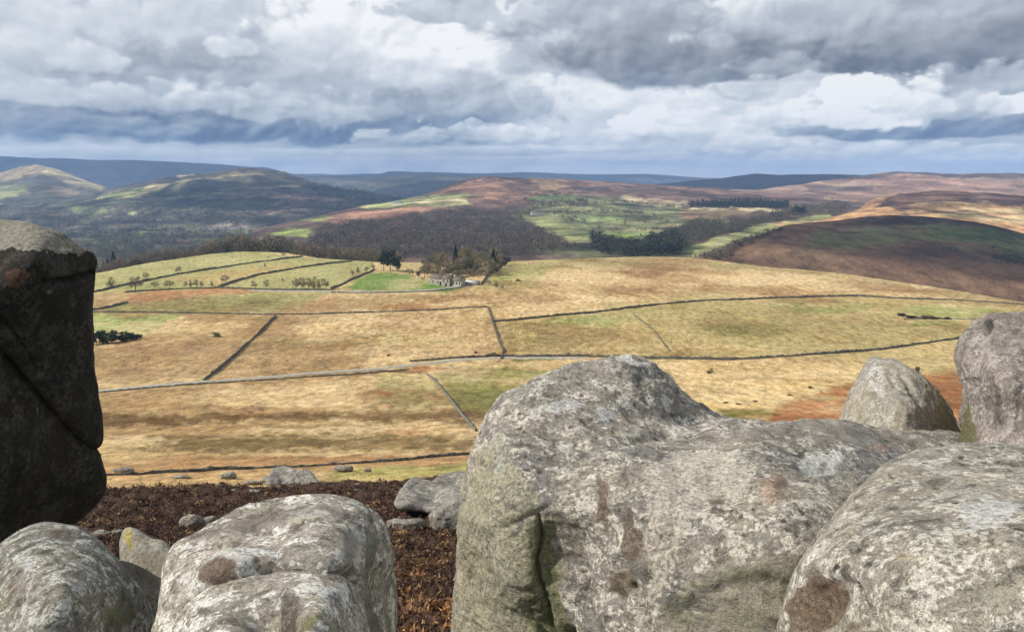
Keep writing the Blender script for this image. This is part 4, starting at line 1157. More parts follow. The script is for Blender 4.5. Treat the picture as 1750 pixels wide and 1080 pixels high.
for x, y, h, l in [(836, 488, 12, 'scrubby brown bush at the right end of the farm yard'), (848, 492, 13, 'scrubby olive bush right of the farm yard beside the moor'), (858, 494, 8, 'lowest scrubby bush right of the farm yard'), (812, 470, 10, 'tan scrub behind the outbuilding'), (700, 470, 14, 'tan bare bush between the pines and the farm')]:
    tree(x, y, h, 'bare', B_OLIVE, l, 'scrub round the farm', name='bush', cat='bush', wide=1.4)

# tree belt behind the crest of the left pastures (stands on the back slope)
cr = lambda x: float(smooth_curve(np.array([x]), CREST)[0])
belt = 'brown bare tree in the long belt behind the left pastures'
for k in range(72):
    x = 330+k*4.9+random.uniform(-2, 2)
    y = cr(x)+random.uniform(2, 7); d = gY(cr(x))*random.uniform(1.03, 1.16)
    h = np.interp(x, [330, 360, 400, 440, 520, 600, 700], [22, 34, 42, 40, 34, 28, 30])*random.uniform(0.8, 1.12)
    tree(x, y+3, h, 'bare', random.choice([B_BROWN, B_OLIVE, B_OLIVE, B_GREY]), belt, 'long belt of trees behind the left pastures', wide=1.15, depth=d)
belt2 = 'bare tree in the belt beside the dark rock tower'
for k in range(30):
    x = 170+k*5.6+random.uniform(-2, 2)
    y = cr(x)+random.uniform(2, 6); d = gY(cr(x))*random.uniform(1.03, 1.2)
    h = random.uniform(20, 30)
    tree(x, y+3, h, 'bare', random.choice([B_GREY, B_OLIVE, B_BROWN]), belt2, 'belt beside the rock tower', wide=1.15, depth=d)
for x, h, l in [(196, 34, 'tallest dark conifer just right of the rock tower'), (186, 24, 'dark conifer left of the tallest one by the rock tower'), (178, 20, 'lowest dark conifer touching the rock tower'), (207, 22, 'dark conifer right of the tallest one by the rock tower')]:
    tree(x, cr(x)+4, h, 'conifer', C_DARK, l, 'conifers by the rock tower', depth=800, wide=1.3)


# ---- woods that read as one mass
def wood(name, poly, n, hill, hpx, cols, label, kind='bare', ntri=46, size=0.10, group=None, jit=0.25):
    a = np.array(poly, float); r = np.random.default_rng(len(name)+n)
    X = r.uniform(a[:, 0].min(), a[:, 0].max(), n*6); Y = r.uniform(a[:, 1].min(), a[:, 1].max(), n*6)
    wx = fbm(X, Y, 0, 0.05, 3, n)*8
    k = poly_sd(X+wx, Y, poly) > 0
    X, Y = X[k][:n], Y[k][:n]
    P = hill(X, Y)
    vars_ = [crown_arrays(kind, 31+j, ntri, size) for j in range(6)]
    Vs = []; Cs = []
    h0 = hpx if callable(hpx) else (lambda x, y: hpx)
    for j in range(len(X)):
        H = h0(X[j], Y[j])*P[j, 1]/F*r.uniform(1-jit, 1+jit)
        th = r.uniform(0, 6.28); cs, sn = math.cos(th), math.sin(th)
        v = vars_[j % 6]*np.array([H*1.1, H*1.1, H])
        v = np.stack([v[:, 0]*cs-v[:, 1]*sn, v[:, 0]*sn+v[:, 1]*cs, v[:, 2]-0.10*H], 1)+P[j]
        c = np.array(cols[r.integers(0, len(cols))])*r.uniform(0.75, 1.3)
        Vs.append(v); Cs.append(np.repeat(c[None]*r.uniform(0.75, 1.25, (len(v)//3, 1)), 3, 0))
    V = np.concatenate(Vs); C = np.concatenate(Cs)
    me = mesh_np(name, V, np.arange(len(V)).reshape(-1, 3), smooth=False, col=C)
    add(name, me, TWIG, kind='stuff', label=label, cat='woodland')


WB = [(0.135, 0.105, 0.078), (0.175, 0.135, 0.095), (0.10, 0.085, 0.062), (0.14, 0.125, 0.078), (0.125, 0.09, 0.07), (0.075, 0.07, 0.05)]
WD = [(0.03, 0.038, 0.022), (0.04, 0.045, 0.026), (0.05, 0.045, 0.03)]
wood('bare_woodland', [(525, 425), (545, 392), (600, 382), (660, 378), (740, 368), (790, 358), (860, 361), (890, 372), (905, 390), (940, 405), (970, 416), (960, 432), (800, 440), (640, 442), (530, 440)],
     2900, mid_hill.at, lambda x, y: np.interp(y, [355, 440], [9, 20]), WB, 'broad dark brown leafless wood covering the middle hillside above the farm')
wood('hedgerow_trees', [(862, 384), (885, 372), (910, 352), (975, 343), (1003, 346), (1003, 356), (960, 357), (925, 358), (895, 372), (880, 388)], 120, mid_hill.at, 8, WD+WB[:2], 'dark clump of trees and hedge at the top of the green fields', 'pine')
wood('roadside_trees', [(942, 366), (965, 364), (985, 372), (1008, 378), (1000, 384), (970, 380), (945, 374)], 50, mid_hill.at, 7, WB+WD[:1], 'short dark clump of trees in the middle of the green fields', 'pine')
wood('valley_hedge', [(1000, 388), (1030, 385), (1075, 392), (1060, 402), (1020, 400)], 55, mid_hill.at, 8, WB, 'thin brown hedge trees below the green fields')
wood('evergreen_belt', [(1008, 424), (1012, 408), (1040, 415), (1100, 425), (1120, 420), (1150, 414), (1160, 424), (1160, 437), (1080, 440), (1030, 436)], 420, mid_hill.at, lambda x, y: 26 if 1105 < x < 1160 else 18, WD, 'dark evergreen belt in the valley behind the straw moor', 'pine')
wood('stream_wood', [(1120, 414), (1140, 402), (1170, 388), (1200, 376), (1240, 388), (1290, 380), (1340, 366), (1378, 361), (1380, 368), (1330, 378), (1260, 396), (1210, 410), (1170, 420), (1130, 424)], 900, mid_hill.at, 15, [(0.10, 0.088, 0.055), (0.085, 0.075, 0.055), (0.12, 0.10, 0.065), (0.055, 0.055, 0.032)], 'brown leafless wood running along the stream below the right hill')
wood('conifer_plantation', [(1175, 349), (1260, 348), (1350, 352), (1352, 358), (1260, 356), (1180, 353)], 520, mid_hill.at, 9, [(0.022, 0.034, 0.024), (0.028, 0.038, 0.026)], 'long dark green conifer plantation on the moor edge', 'conifer', size=0.13)
wood('far_shelter_belt', [(1345, 344), (1380, 341), (1425, 341), (1424, 345), (1380, 346), (1350, 348)], 90, far_moor_right.at, 6, WB+WD[:1], 'small dark shelter belt beyond the conifer plantation')
wood('hill_foot_scrub', [(1185, 444), (1210, 434), (1250, 419), (1300, 404), (1345, 392), (1300, 412), (1262, 428), (1240, 444)], 240, right_dark.at, 10, WB+WD, 'dark scrub at the left foot of the shaded brown hill', 'pine')
wood('copse_scrub', [(1380, 370), (1392, 359), (1425, 350), (1450, 352), (1448, 364), (1430, 372), (1395, 374)], 240, mid_hill.at, 13, WB+[(0.10, 0.085, 0.05)], 'brown copse at the left end of the shaded hill top')
wood('gully_scrub', [(1690, 420), (1730, 432), (1760, 440), (1760, 460), (1720, 452), (1695, 436)], 90, right_dark.at, 6, WD+WB[:2], 'dark scrub in the gully of the shaded brown hill', 'pine')
wood('valley_woodland', [(140, 436), (150, 415), (250, 408), (330, 404), (400, 408), (480, 398), (560, 392), (640, 385), (640, 425), (520, 432), (300, 445), (140, 458)], 1300, valley.at, 14, WB+WD[:2]+[(0.10, 0.11, 0.055)], 'mixed woods and hedges filling the valley beyond the left pastures')
wood('valley_floor_woodland', [(100, 402), (200, 392), (330, 394), (430, 398), (500, 388), (620, 372), (640, 384), (520, 400), (380, 408), (240, 410), (110, 415)], 900, valley.at, 9, WD+WD+WB[:2], 'dark strip of woods along the far valley floor')
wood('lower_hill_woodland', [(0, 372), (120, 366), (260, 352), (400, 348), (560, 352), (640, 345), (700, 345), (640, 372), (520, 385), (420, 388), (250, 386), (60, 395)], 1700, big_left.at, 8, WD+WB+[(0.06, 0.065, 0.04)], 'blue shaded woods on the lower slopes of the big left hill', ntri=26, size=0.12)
wood('slope_woodland', [(520, 318), (600, 324), (680, 340), (700, 346), (600, 345), (540, 335)], 400, big_left.at, 5, WD, 'dark conifer woods on the far shaded slope', 'pine', ntri=26, size=0.12)
for i, (pl, l) in enumerate([
    ([(905, 362), (1000, 366), (1000, 368), (905, 364)], 'hedge line across the upper far green fields'),
    ([(1000, 352), (1060, 346), (1170, 352), (1170, 354), (1060, 348), (1000, 354)], 'hedge line at the head of the far green fields below the moor'),
    ([(875, 430), (930, 420), (1000, 418), (1010, 424), (930, 426), (880, 436)], 'dark hedge along the valley bottom between the wood and the evergreen belt'),
    ([(1000, 384), (1060, 376), (1150, 384), (1230, 372), (1230, 374), (1150, 386), (1060, 378), (1000, 386)], 'hedge line winding through the middle of the far green fields'),
    ([(1075, 396), (1130, 392), (1175, 402), (1130, 394)], 'short hedge near the foot of the far green fields'),
    ([(860, 352), (885, 344), (920, 336), (980, 330), (980, 332), (920, 339), (885, 348)], 'ragged tree line climbing the moor above the far green fields'),
    ([(985, 372), (1020, 362), (1100, 366), (1100, 368), (1020, 364)], 'thin hedge right of the short dark clump in the green fields')]):
    wood('hedge', pl, 90, mid_hill.at, 5.5, WB+WD, l, 'pine', ntri=30, size=0.12)
for x, y, h, l in [(1358, 370, 20, 'tall dark conifer at the top end of the stream wood'), (1366, 370, 16, 'shorter dark conifer beside the tall one at the top of the stream wood'), (1372, 370, 17, 'right hand dark conifer of the three at the top of the stream wood')]:
    tree(x, y, h, 'pine', C_DARK, l, 'conifers at the top of the stream wood', fn=mid_hill.at, wide=1.0)
for x, y, h, l in [(1345, 352, 12, 'lone bare tree at the right end of the long conifer plantation'), (1054, 343, 6, 'tiny lone tree on the moor edge above the far green fields'), (1118, 372, 8, 'upper one of three lone trees on the right of the far green fields'), (1130, 376, 8, 'middle one of three lone trees on the right of the far green fields'), (1068, 384, 8, 'lone tree in the very middle of the far green fields'), (1140, 380, 7, 'lowest of three lone trees on the right of the far green fields')]:
    tree(x, y, h, 'bare', B_GREY, l, 'lone trees on the far green fields', fn=mid_hill.at)


# ---- bushes on the near moor
def bush(px, py, w_px, h_px, col, label, kind='pine', group='bushes on the moor', n=600, size=0.11, cat='bush', name='bush'):
    P = gpoint(np.array([px]), np.array([py]))[0]
    k = P[1]/F
    V = crown_arrays(kind, int(px), n, size)
    V[:, 2] -= V[:, 2].min()
    V[:, 2] /= V[:, 2].max()
    V[:, :2] /= np.abs(V[:, 0]).max()
    V *= np.array([w_px*k/2, w_px*k/2*0.8, h_px*k])
    me = crown_mesh(V, col, int(px))
    me.name = name
    return add(name, me, TWIG, loc=P-np.array([0, 0, 0.15]), label=label, cat=cat, group=group)


for i, (x, y, w, h) in enumerate([(166, 590, 40, 25), (188, 588, 38, 22), (207, 585, 34, 18), (222, 582, 30, 14), (236, 580, 20, 9)]):
    bush(x, y, w, h, (0.05, 0.058, 0.026), ['tallest dark gorse bush touching the rock tower', 'second dark gorse bush from the rock tower', 'middle dark gorse bush of the thicket by the rock tower', 'fourth dark gorse bush from the rock tower', 'smallest dark gorse bush at the right end of the thicket'][i], group='gorse thicket by the rock tower')
bush(371, 580, 18, 10, (0.22, 0.21, 0.12), 'lone grey green shrub left of the slanting wall')
bush(193, 575, 8, 14, (0.10, 0.09, 0.05), 'slender sapling standing out of the gorse thicket', 'bare')
bush(318, 704, 34, 15, (0.20, 0.14, 0.10), 'faint leafless thicket on the lower left moor', 'bare', n=240, size=0.035)
bush(388, 705, 24, 12, (0.13, 0.095, 0.07), 'small brown leafless bush on the lower left moor, left one of a pair', 'bare', n=260, size=0.04)
bush(440, 702, 40, 16, (0.15, 0.10, 0.08), 'wider purplish leafless bush on the lower left moor, right one of a pair', 'bare', n=320, size=0.04)
bush(1215, 640, 18, 10, (0.28, 0.23, 0.12), 'small olive tussock bush on the pale straw right of the big boulder')
bush(1568, 634, 12, 12, (0.13, 0.12, 0.07), 'dark little bush behind the pointed boulder')
bush(1385, 668, 10, 5, (0.09, 0.09, 0.05), 'tiny dark bush at the edge of the red bracken')
bush(845, 605, 12, 6, (0.08, 0.08, 0.045), 'tiny dark bush on the left side of the wall foot on the lane')
bush(814, 602, 8, 4, (0.09, 0.085, 0.05), 'speck of dark bush left of the wall foot')
bush(665, 608, 9, 4, (0.09, 0.085, 0.05), 'tiny dark bush above the lane bend')
for i, (x, y, w) in enumerate([(1540, 540, 20), (1558, 543, 24), (1578, 545, 30), (1598, 545, 30), (1618, 546, 18)]):
    bush(x, y, w, 5, (0.08, 0.065, 0.045), ['leftmost', 'second', 'middle', 'fourth', 'rightmost'][i]+' of five low dark bushes on the slanting line in the right hand pasture', group='scrub line in the right pasture')
for i, (x, y) in enumerate([(886, 480), (1240, 690), (1262, 692), (1290, 688), (1350, 680)]):
    bush(x, y, 12, 4, (0.20, 0.17, 0.09), ['black speck of a bush on the moor right of the farm', 'flat dark tuft on the pale straw, first from the big boulder', 'flat dark tuft on the pale straw, second from the big boulder', 'flat dark tuft on the pale straw, third from the big boulder', 'flat dark tuft next to the red bracken'][i])


# ---- rushes and tussocks: countless small tufts on the rough land
def rushes():
    r = np.random.default_rng(21)
    N = 26000
    PX = r.uniform(150, 1760, N); PY = 452+(825-452)*r.uniform(0, 1, N)**0.9
    dens = fbm(PX/3.0, PY, 0, 1/22.0, 5, 400, 0.65)
    k = (PY > smooth_curve(PX, CREST)+4) & (dens > 0.02) & ~((PX < 820) & (PY < 500))
    PX, PY = PX[k], PY[k]
    P = gpoint(PX, PY); n = len(P); m = 7
    C = np.repeat(P, m, 0)
    R = np.repeat(r.uniform(0.16, 0.5, n)*np.clip(P[:, 1]/300, 0.45, 1.3), m)
    a = r.uniform(0, 6.28, n*m); q = r.uniform(0.1, 1, n*m)
    c = C+np.stack([np.cos(a)*R*q, np.sin(a)*R*q, 0*a-0.05], 1)
    s_ = np.stack([np.cos(a+1.6), np.sin(a+1.6), 0*a], 1)*(R*0.30)[:, None]
    tip = c+np.stack([np.cos(a)*R*0.4, np.sin(a)*R*0.4, R*r.uniform(0.4, 0.9, n*m)], 1)
    V = np.stack([c-s_, c+s_, tip], 1).reshape(-1, 3)
    pal = np.array([(0.34, 0.25, 0.11), (0.26, 0.22, 0.09), (0.38, 0.24, 0.11), (0.22, 0.16, 0.08), (0.62, 0.48, 0.26)])
    col = np.repeat(np.repeat(pal[r.integers(0, 5, n)]*r.uniform(0.8, 1.3, (n, 1)), m, 0), 3, 0)
    add('rushes', mesh_np('rushes', V, np.arange(len(V)).reshape(-1, 3), smooth=False, col=col), TWIG, kind='stuff', label='tufts of rush and dead grass scattered over the straw moor', cat='grass')


rushes()

# ------------------------------------------------------------------ buildings
def box_np(x0, x1, y0, y1, z0, z1):
    V = np.array([(x, y, z) for z in (z0, z1) for y in (y0, y1) for x in (x0, x1)], float)
    Fq = [(0, 2, 3, 1), (4, 5, 7, 6), (0, 1, 5, 4), (2, 6, 7, 3), (0, 4, 6, 2), (1, 3, 7, 5)]
    return V, np.array(Fq)


def join(parts):
    V = []; Fq = []; o = 0
    for v, f in parts:
        V.append(v); Fq.append(f+o); o += len(v)
    return np.concatenate(V), np.concatenate(Fq)


STONE_L = wall_mat('pale_house_stone', (0.55, 0.51, 0.40), (0.74, 0.69, 0.56))
ROOF = plain_mat('stone_slates', (0.16, 0.13, 0.10), 0.9, 1.0, 0.35)
ROOF_P = plain_mat('pale_roof_sheets', (0.55, 0.54, 0.50), 0.7, 1.0, 0.2)
GLASS = plain_mat('dark_window_glass', (0.02, 0.022, 0.025), 0.15, 1.0, 0.1)
WHITE = plain_mat('limewash', (0.75, 0.73, 0.68), 0.9, 1.0, 0.1)


def gable_house(P, L, D, H, RH, rot, label, wallm, roofm, wins, cat='house', name='farmhouse', chimneys=(0.9,), door=None, ruined=False):
    root = add(name, None, loc=P, label=label, cat=cat)
    root.rotation_euler = (0, 0, rot)
    h = L/2; d = D/2
    V = np.array([(-h, -d, -1), (h, -d, -1), (h, d, -1), (-h, d, -1), (-h, -d, H), (h, -d, H), (h, d, H), (-h, d, H), (-h, 0, H+RH), (h, 0, H+RH)], float)
    me = bpy.data.meshes.new('wall')
    me.from_pydata([tuple(v) for v in V], [], [(0, 1, 5, 4), (1, 2, 6, 9, 5), (2, 3, 7, 6), (3, 0, 4, 8, 7), (4, 5, 6, 7)])
    add('wall', me, wallm, parent=root)
    e = 0.35; t = 0.18
    rv = []
    for s in (-1, 1):
        a = np.array([(-h-e, s*(d+e), H-e*RH/d), (h+e, s*(d+e), H-e*RH/d), (h+e, 0, H+RH+0.02), (-h-e, 0, H+RH+0.02)])
        rv.append(a)
    Vr = np.concatenate([rv[0], rv[0]+(0, 0, t), rv[1], rv[1]+(0, 0, t)])
    fq = []
    for o in (0, 8):
        fq += [(o, o+1, o+2, o+3), (o+4, o+7, o+6, o+5), (o, o+4, o+5, o+1), (o+1, o+5, o+6, o+2), (o+3, o+2, o+6, o+7), (o, o+3, o+7, o+4)]
    if ruined:
        fq = fq[:6]
    roof = add('roof', mesh_np('roof', Vr, np.array(fq), smooth=False), roofm, parent=root)
    for cx in chimneys:
        v, f = box_np(cx*h-0.45, cx*h+0.45, -0.4, 0.4, H+RH-0.8, H+RH+1.1)
        add('chimney', mesh_np('chimney', v, f, smooth=False), wallm, parent=roof)
    for (wx, wz, ww, wh) in wins:
        v, f = box_np(wx-ww/2, wx+ww/2, -d-0.03, -d+0.05, wz, wz+wh)
        w = add('window', mesh_np('window', v, f, smooth=False), GLASS, parent=root)
        v, f = box_np(wx-ww/2-0.12, wx+ww/2+0.12, -d-0.14, -d-0.034, wz-0.22, wz-0.03)
        add('sill', mesh_np('sill', v, f, smooth=False), wallm, parent=w)
    if door:
        v, f = box_np(door-0.6, door+0.6, -d-0.05, -d+0.04, -0.3, 2.1)
        add('door', mesh_np('door', v, f, smooth=False), GLASS, parent=root)
    return root


g = lambda x, y: gpoint(np.array([x]), np.array([y]))[0]
gable_house(g(750, 485), 9.5, 6, 4.2, 2.2, -0.5, 'left hand cream stone barn of the ruined farm, roof brown', STONE_L, ROOF, [(-2.5, 1.2, 0.9, 1.1), (1.2, 1.2, 0.9, 1.1)], 'barn', 'stone_barn', (), door=3.2)
gable_house(g(766, 487), 5.5, 6.5, 5.0, 1.8, -0.45, 'tallest cream stone house of the ruined farm with one dark doorway', STONE_L, ROOF, [(-1.5, 2.9, 0.9, 1.1), (1.4, 2.9, 0.9, 1.1)], 'house', 'farmhouse', (0.8,), door=0.2)
gable_house(g(784, 488), 7.0, 5, 4.0, 1.8, -0.55, 'low cream stone cottage range at the right end of the ruined farm', STONE_L, ROOF, [(-2.3, 1.4, 0.9, 1.6), (0, 1.4, 0.9, 1.6), (2.2, 1.4, 0.9, 1.6)], 'cottage', 'cottage', (-0.85,))
gable_house(g(806, 487), 9.5, 6, 1.9, 1.0, -0.4, 'low outbuilding with a bright pale roof beside the farm', STONE_L, ROOF_P, [(-2, 0.6, 0.9, 0.8)], 'outbuilding', 'outbuilding', ())
hp = mid_hill.at(np.array([916.0]), np.array([367.0]))[0]
gable_house(hp, 24, 9, 5, 3.5, 0.1, 'pale long farm building among the far green fields', WHITE, ROOF, [(-6, 1.5, 1.5, 1.6), (0, 1.5, 1.5, 1.6), (6, 1.5, 1.5, 1.6)], 'farm building', 'farm_building', (0.9,))
hp = mid_hill.at(np.array([680.0]), np.array([350.0]))[0]
gable_house(hp, 30, 10, 4, 3, 0.0, 'blue grey roofed barn on the sunlit shoulder fields', WHITE, plain_mat('blue_roof', (0.20, 0.26, 0.36), 0.6, 1.0, 0.1), [(-6, 1.5, 1.5, 1.6)], 'barn', 'barn', ())
vil = [(397, 392, 26, 'bright white house at the foot of the big left hill, largest of the group'), (384, 394, 18, 'pale house left of the bright white house in the valley'), (372, 395, 14, 'pale cottage left of the bright white house, farthest from it'), (410, 393, 14, 'small pale house just right of the bright white house in the valley'),
       (272, 378, 14, 'tiny white house alone on the wooded lower slope of the big left hill'), (360, 396, 12, 'little pale house at the left end of the valley group')]
for x, y, L, l in vil:
    hp = big_left.at(np.array([float(x)]), np.array([float(y)]))[0]
    hp[2] += 2.5
    gable_house(hp, L, 10, 7, 4, 0.1, l, WHITE, ROOF, [(-L/4, 2, 1.6, 2), (L/4, 2, 1.6, 2)], 'house', 'house', (0.8,))


# ------------------------------------------------------------------ stones on the heather slope
def tps(pts):
    P = np.array([(a, b) for a, b, _ in pts], float)/100.0; z = np.array([c for _, _, c in pts], float)
    n = len(P)
    r2 = ((P[:, None]-P[None])**2).sum(-1)
    K = 0.5*r2*np.log(r2+1e-9)+np.eye(n)*1e-3
    A = np.zeros((n+3, n+3)); A[:n, :n] = K; A[:n, n] = 1; A[:n, n+1:] = P; A[n, :n] = 1; A[n+1:, :n] = P.T
    w = np.linalg.solve(A, np.concatenate([z, [0, 0, 0]]))

    def f(x, y):
        x = np.asarray(x)/100.0; y = np.asarray(y)/100.0
        r = w[n]+w[n+1]*x+w[n+2]*y
        for i in range(n):
            d = (x-P[i, 0])**2+(y-P[i, 1])**2
            r = r+w[i]*0.5*d*np.log(d+1e-9)
        return r
    return f


_ico = {}


def ico(level):
    if level not in _ico:
        import bmesh
        bm = bmesh.new(); bmesh.ops.create_icosphere(bm, subdivisions=level, radius=1.0)
        V = np.array([v.co[:] for v in bm.verts]); Fq = np.array([[v.index for v in f.verts] for f in bm.faces])
        bm.free(); _ico[level] = (V, Fq)
    return _ico[level]


def catmull(pts, n=14):
    pts = np.array(pts, float); m = len(pts); out = []
    for i in range(m):
        p0, p1, p2, p3 = pts[i-1], pts[i], pts[(i+1) % m], pts[(i+2) % m]
        for k in range(n):
            t = k/n
            out.append(0.5*((2*p1)+(-p0+p2)*t+(2*p0-5*p1+4*p2-p3)*t*t+(-p0+3*p1-3*p2+p3)*t**3))
    return np.array(out)


def normals_of(V, Fq):
    n = np.cross(V[Fq[:, 1]]-V[Fq[:, 0]], V[Fq[:, 2]]-V[Fq[:, 0]])
    N = np.zeros_like(V)
    for k in range(3):
        np.add.at(N, Fq[:, k], n)
    return N/(np.linalg.norm(N, axis=1)[:, None]+1e-12)


def boulder(name, outline, centre, depth, Tf, Tb, level, mat, label, amp=0.05, k=0.75, cracks=(), dents=(), stains_and_light=(), layer=0.0, lf=1.0, ramp=1.0, seed=0, cat='boulder', group=None, facets=0.0, rough=1.0):
    """a rock with a measured outline, its own distance, front and back; depth = [(px,py,metres)...]"""
    V, Fq = ico(level)
    oc = catmull(outline); cx, cy = centre
    th = np.arctan2(oc[:, 1]-cy, oc[:, 0]-cx); rad = np.hypot(oc[:, 0]-cx, oc[:, 1]-cy)
    o = np.argsort(th); th = th[o]; rad = rad[o]
    thp = np.concatenate([th-2*np.pi, th, th+2*np.pi]); rp = np.tile(rad, 3)
    g = np.linspace(-np.pi, np.pi, 1441)[:-1]
    rg = np.interp(g, thp, rp)
    rg = (np.roll(rg, 1)+2*rg+np.roll(rg, -1))/4; rg = (np.roll(rg, 1)+2*rg+np.roll(rg, -1))/4
    a = np.arctan2(-V[:, 2], V[:, 0]); sr = np.hypot(V[:, 0], V[:, 2]); c = -V[:, 1]     # -Y faces the camera
    R = np.interp(a, np.concatenate([g-2*np.pi, g, g+2*np.pi]), np.tile(rg, 3))
    px = cx+np.cos(a)*R*sr; py = cy+np.sin(a)*R*sr
    if depth.__class__ is list:
        D = tps(depth)(px, py)
    else:
        D = np.full(len(px), float(depth))
    ca = np.abs(c)**k
    Yd = np.where(c > 0, D+Tf*(1-ca), D+Tf+Tb*ca)
    P = unp(px, py, Yd)
    N = normals_of(P, Fq)
    if (N*(P-P.mean(0))).sum() < 0:
        N = -N; Fq = Fq[:, ::-1]
    s = 1.0/lf
    x, y, z = P[:, 0], P[:, 1], P[:, 2]
    disp = fbm(x, y, z, 1.1*s, 5, seed+300, 0.5)*amp
    disp += -np.abs(fbm(x+3, y, z, 2.6*s, 4, seed+310, 0.55))*amp*0.55
    disp += fbm(x, y, z, 11*s, 4, seed+320, 0.6)*amp*0.16*rough
    if layer:
        zz = z+0.18*x+0.1*fbm(x, y, z, 0.8*s, 3, seed+330)/s
        disp += fbm(x*0.35, y*0.35, zz*7*s, 1.0, 4, seed+340, 0.6)*layer
    if facets:
        disp += np.abs((fbm(x, y, z, 0.9*s, 2, seed+350)))*facets
    for pts, wd, dp in cracks:
        d = line_d(px+fbm(px, py, 0, 1/30.0, 3, seed+5)*6, py, pts)
        disp -= np.exp(-(d/wd)**2)*dp*(c > -0.1)
    for (dx, dy, rx, ry, dp) in dents:
        q = ((px-dx)/rx)**2+((py-dy)/ry)**2
        disp -= np.exp(-q*1.3)*dp*(c > -0.1)
    if level >= 7:
        jn = np.abs(fbm(x*0.6, y*0.6, z*1.3+0.25*x, 1.5, 4, seed+360, 0.5))
        msk = smooth01(fbm(x, y, z, 0.9, 3, seed+370), -0.05, 0.25)
        disp -= np.exp(-(jn/0.012)**2)*0.013*msk
    P = P+N*disp[:, None]
    col = np.zeros((len(P), 4)); col[:, :3] = 0.2
    wx = fbm(px, py, 0, 1/26.0, 4, seed+9, 0.6)*16; wy = fbm(px, py, 5, 1/26.0, 4, seed+19, 0.6)*16
    for st in stains_and_light:
        q, cc, am = st
        if len(q) == 4 and not hasattr(q[0], '__len__'):
            m = 1-smooth01(np.hypot((px+wx-q[0])/q[2], (py+wy-q[1])/q[3]), 0.35, 1.25)
        else:
            m = smooth01(poly_sd(px+wx, py+wy, q), -10, 10)
        m = m*am*(c > -0.2)
        tot = np.maximum(m+col[:, 3]*(1-m), 1e-6)
        w = (m/tot)[:, None]
        col[:, :3] = col[:, :3]*(1-w)+np.array(cc)*w
        col[:, 3] = tot*(tot > 1e-5)
    org = P.mean(0); org[2] = P[:, 2].min()
    me = mesh_np(name, P-org, Fq, col=col)
    return add(name, me, mat, loc=org, label=label, cat=cat, group=group)


STONE_FAR = rock_mat('slope_stone', (0.19, 0.175, 0.15), (0.26, 0.225, 0.185), (0.44, 0.42, 0.36), (0.07, 0.06, 0.05), 0.7, 0.5, scale=0.35)


def slope_stone(px, py, w, h, label, seed, flat=0.8, thick=None, skew=0.0):
    """angular block lying on the ground; py is its foot"""
    r = np.random.default_rng(seed)
    P0 = gpoint(np.array([px]), np.array([py]))[0]
    d = P0[1]
    n = 9
    out = []
    for i in range(n):
        a = 2*math.pi*i/n+r.uniform(-0.2, 0.2)
        q = r.uniform(0.82, 1.05)
        X = math.copysign(abs(math.cos(a))**flat, math.cos(a))*w/2*q; Yp = math.copysign(abs(math.sin(a))**flat, math.sin(a))*h*0.62*q
        out.append((px+X+skew*Yp, py-h*0.42+Yp))
    T = (thick or w*0.35)*d/F
    return boulder('boulder', out, (px, py-h*0.42), d-T*0.4, T, T*1.2, 5, STONE_FAR, label, amp=0.10*h*d/F*2.2, k=0.9, lf=h*d/F*0.9, seed=seed, group='stones on the heather slope', facets=0.10*h*d/F)


for i, a in enumerate([
    (770, 910, 80, 46, 'smooth grey boulder just below the long slabby boulder', .9), (694, 908, 66, 22, 'low flat block left of the smooth grey boulder', .6),
    (328, 905, 46, 26, 'pale pointed stone behind the lichened foreground boulder, left one', .8), (356, 900, 30, 18, 'small pale stone behind the lichened foreground boulder, right one', .8), (174, 921, 34, 16, 'small pale rounded stone beside the rock tower foot', .9), (204, 915, 26, 10, 'tiny flat stone right of the rounded stone by the tower foot', .8),
    (391, 819, 30, 13, 'low grey stone on the straw slope left of the stone pair', .9), (212, 808, 40, 9, 'flat dark stone on the tumbledown wall near the tower', .8), (588, 806, 36, 11, 'low grey stone on the wall line right of the stone pair', .8),
    (432, 828, 34, 7, 'flat pale stone half sunk left of the stone pair', .9), (432, 846, 36, 9, 'small pale stones on the heather, right one', .9), (398, 843, 18, 7, 'small pale stone on the heather, left one', .9), (310, 818, 34, 6, 'thin half buried stone on the rust slope', .9),
    (790, 820, 60, 14, 'dark flat rock touching the largest boulder on the heather edge', .7), (455, 824, 20, 8, 'small round stone beside the pale topped block', .9)]):
    slope_stone(a[0], a[1], a[2], a[3], a[4], 500+i, a[5])


def angular(out, cen, label, seed, thick, tilt=0.0):
    d = float(gY(max(p[1] for p in out)))
    h = (max(p[1] for p in out)-min(p[1] for p in out))*d/F
    boulder('boulder', out, cen, [(cen[0]-30, cen[1], d-thick*0.2), (cen[0]+30, cen[1], d-thick*(0.2+tilt)), (cen[0], cen[1]-12, d+thick*0.7), (cen[0], cen[1]+12, d-thick*0.3)], thick*0.35, thick, 6, STONE_FAR, label,
            amp=0.07*h, k=0.45, lf=h*0.8, seed=seed, group='stones on the heather slope', facets=0.16*h, layer=0.05*h)


angular([(459, 828), (461, 812), (470, 800), (486, 798), (503, 803), (510, 812), (508, 828)], (484, 814), 'pale topped block, left half of the stone pair on the heather edge', 601, 2.2)
angular([(498, 829), (500, 812), (508, 804), (528, 805), (538, 816), (543, 829)], (520, 818), 'dark angular block, right half of the stone pair on the heather edge', 602, 2.0)
angular([(676, 862), (684, 842), (700, 823), (722, 820), (758, 830), (792, 834), (800, 850), (782, 866), (762, 880), (735, 874), (700, 868)], (735, 850), 'long slanting slab of rock left of the largest boulder on the heather edge', 603, 4.0)
angular([(735, 838), (748, 815), (775, 811), (810, 812), (815, 832), (790, 838)], (775, 826), 'dark layered rock lying on the upper edge of the long slanting slab', 604, 2.5)


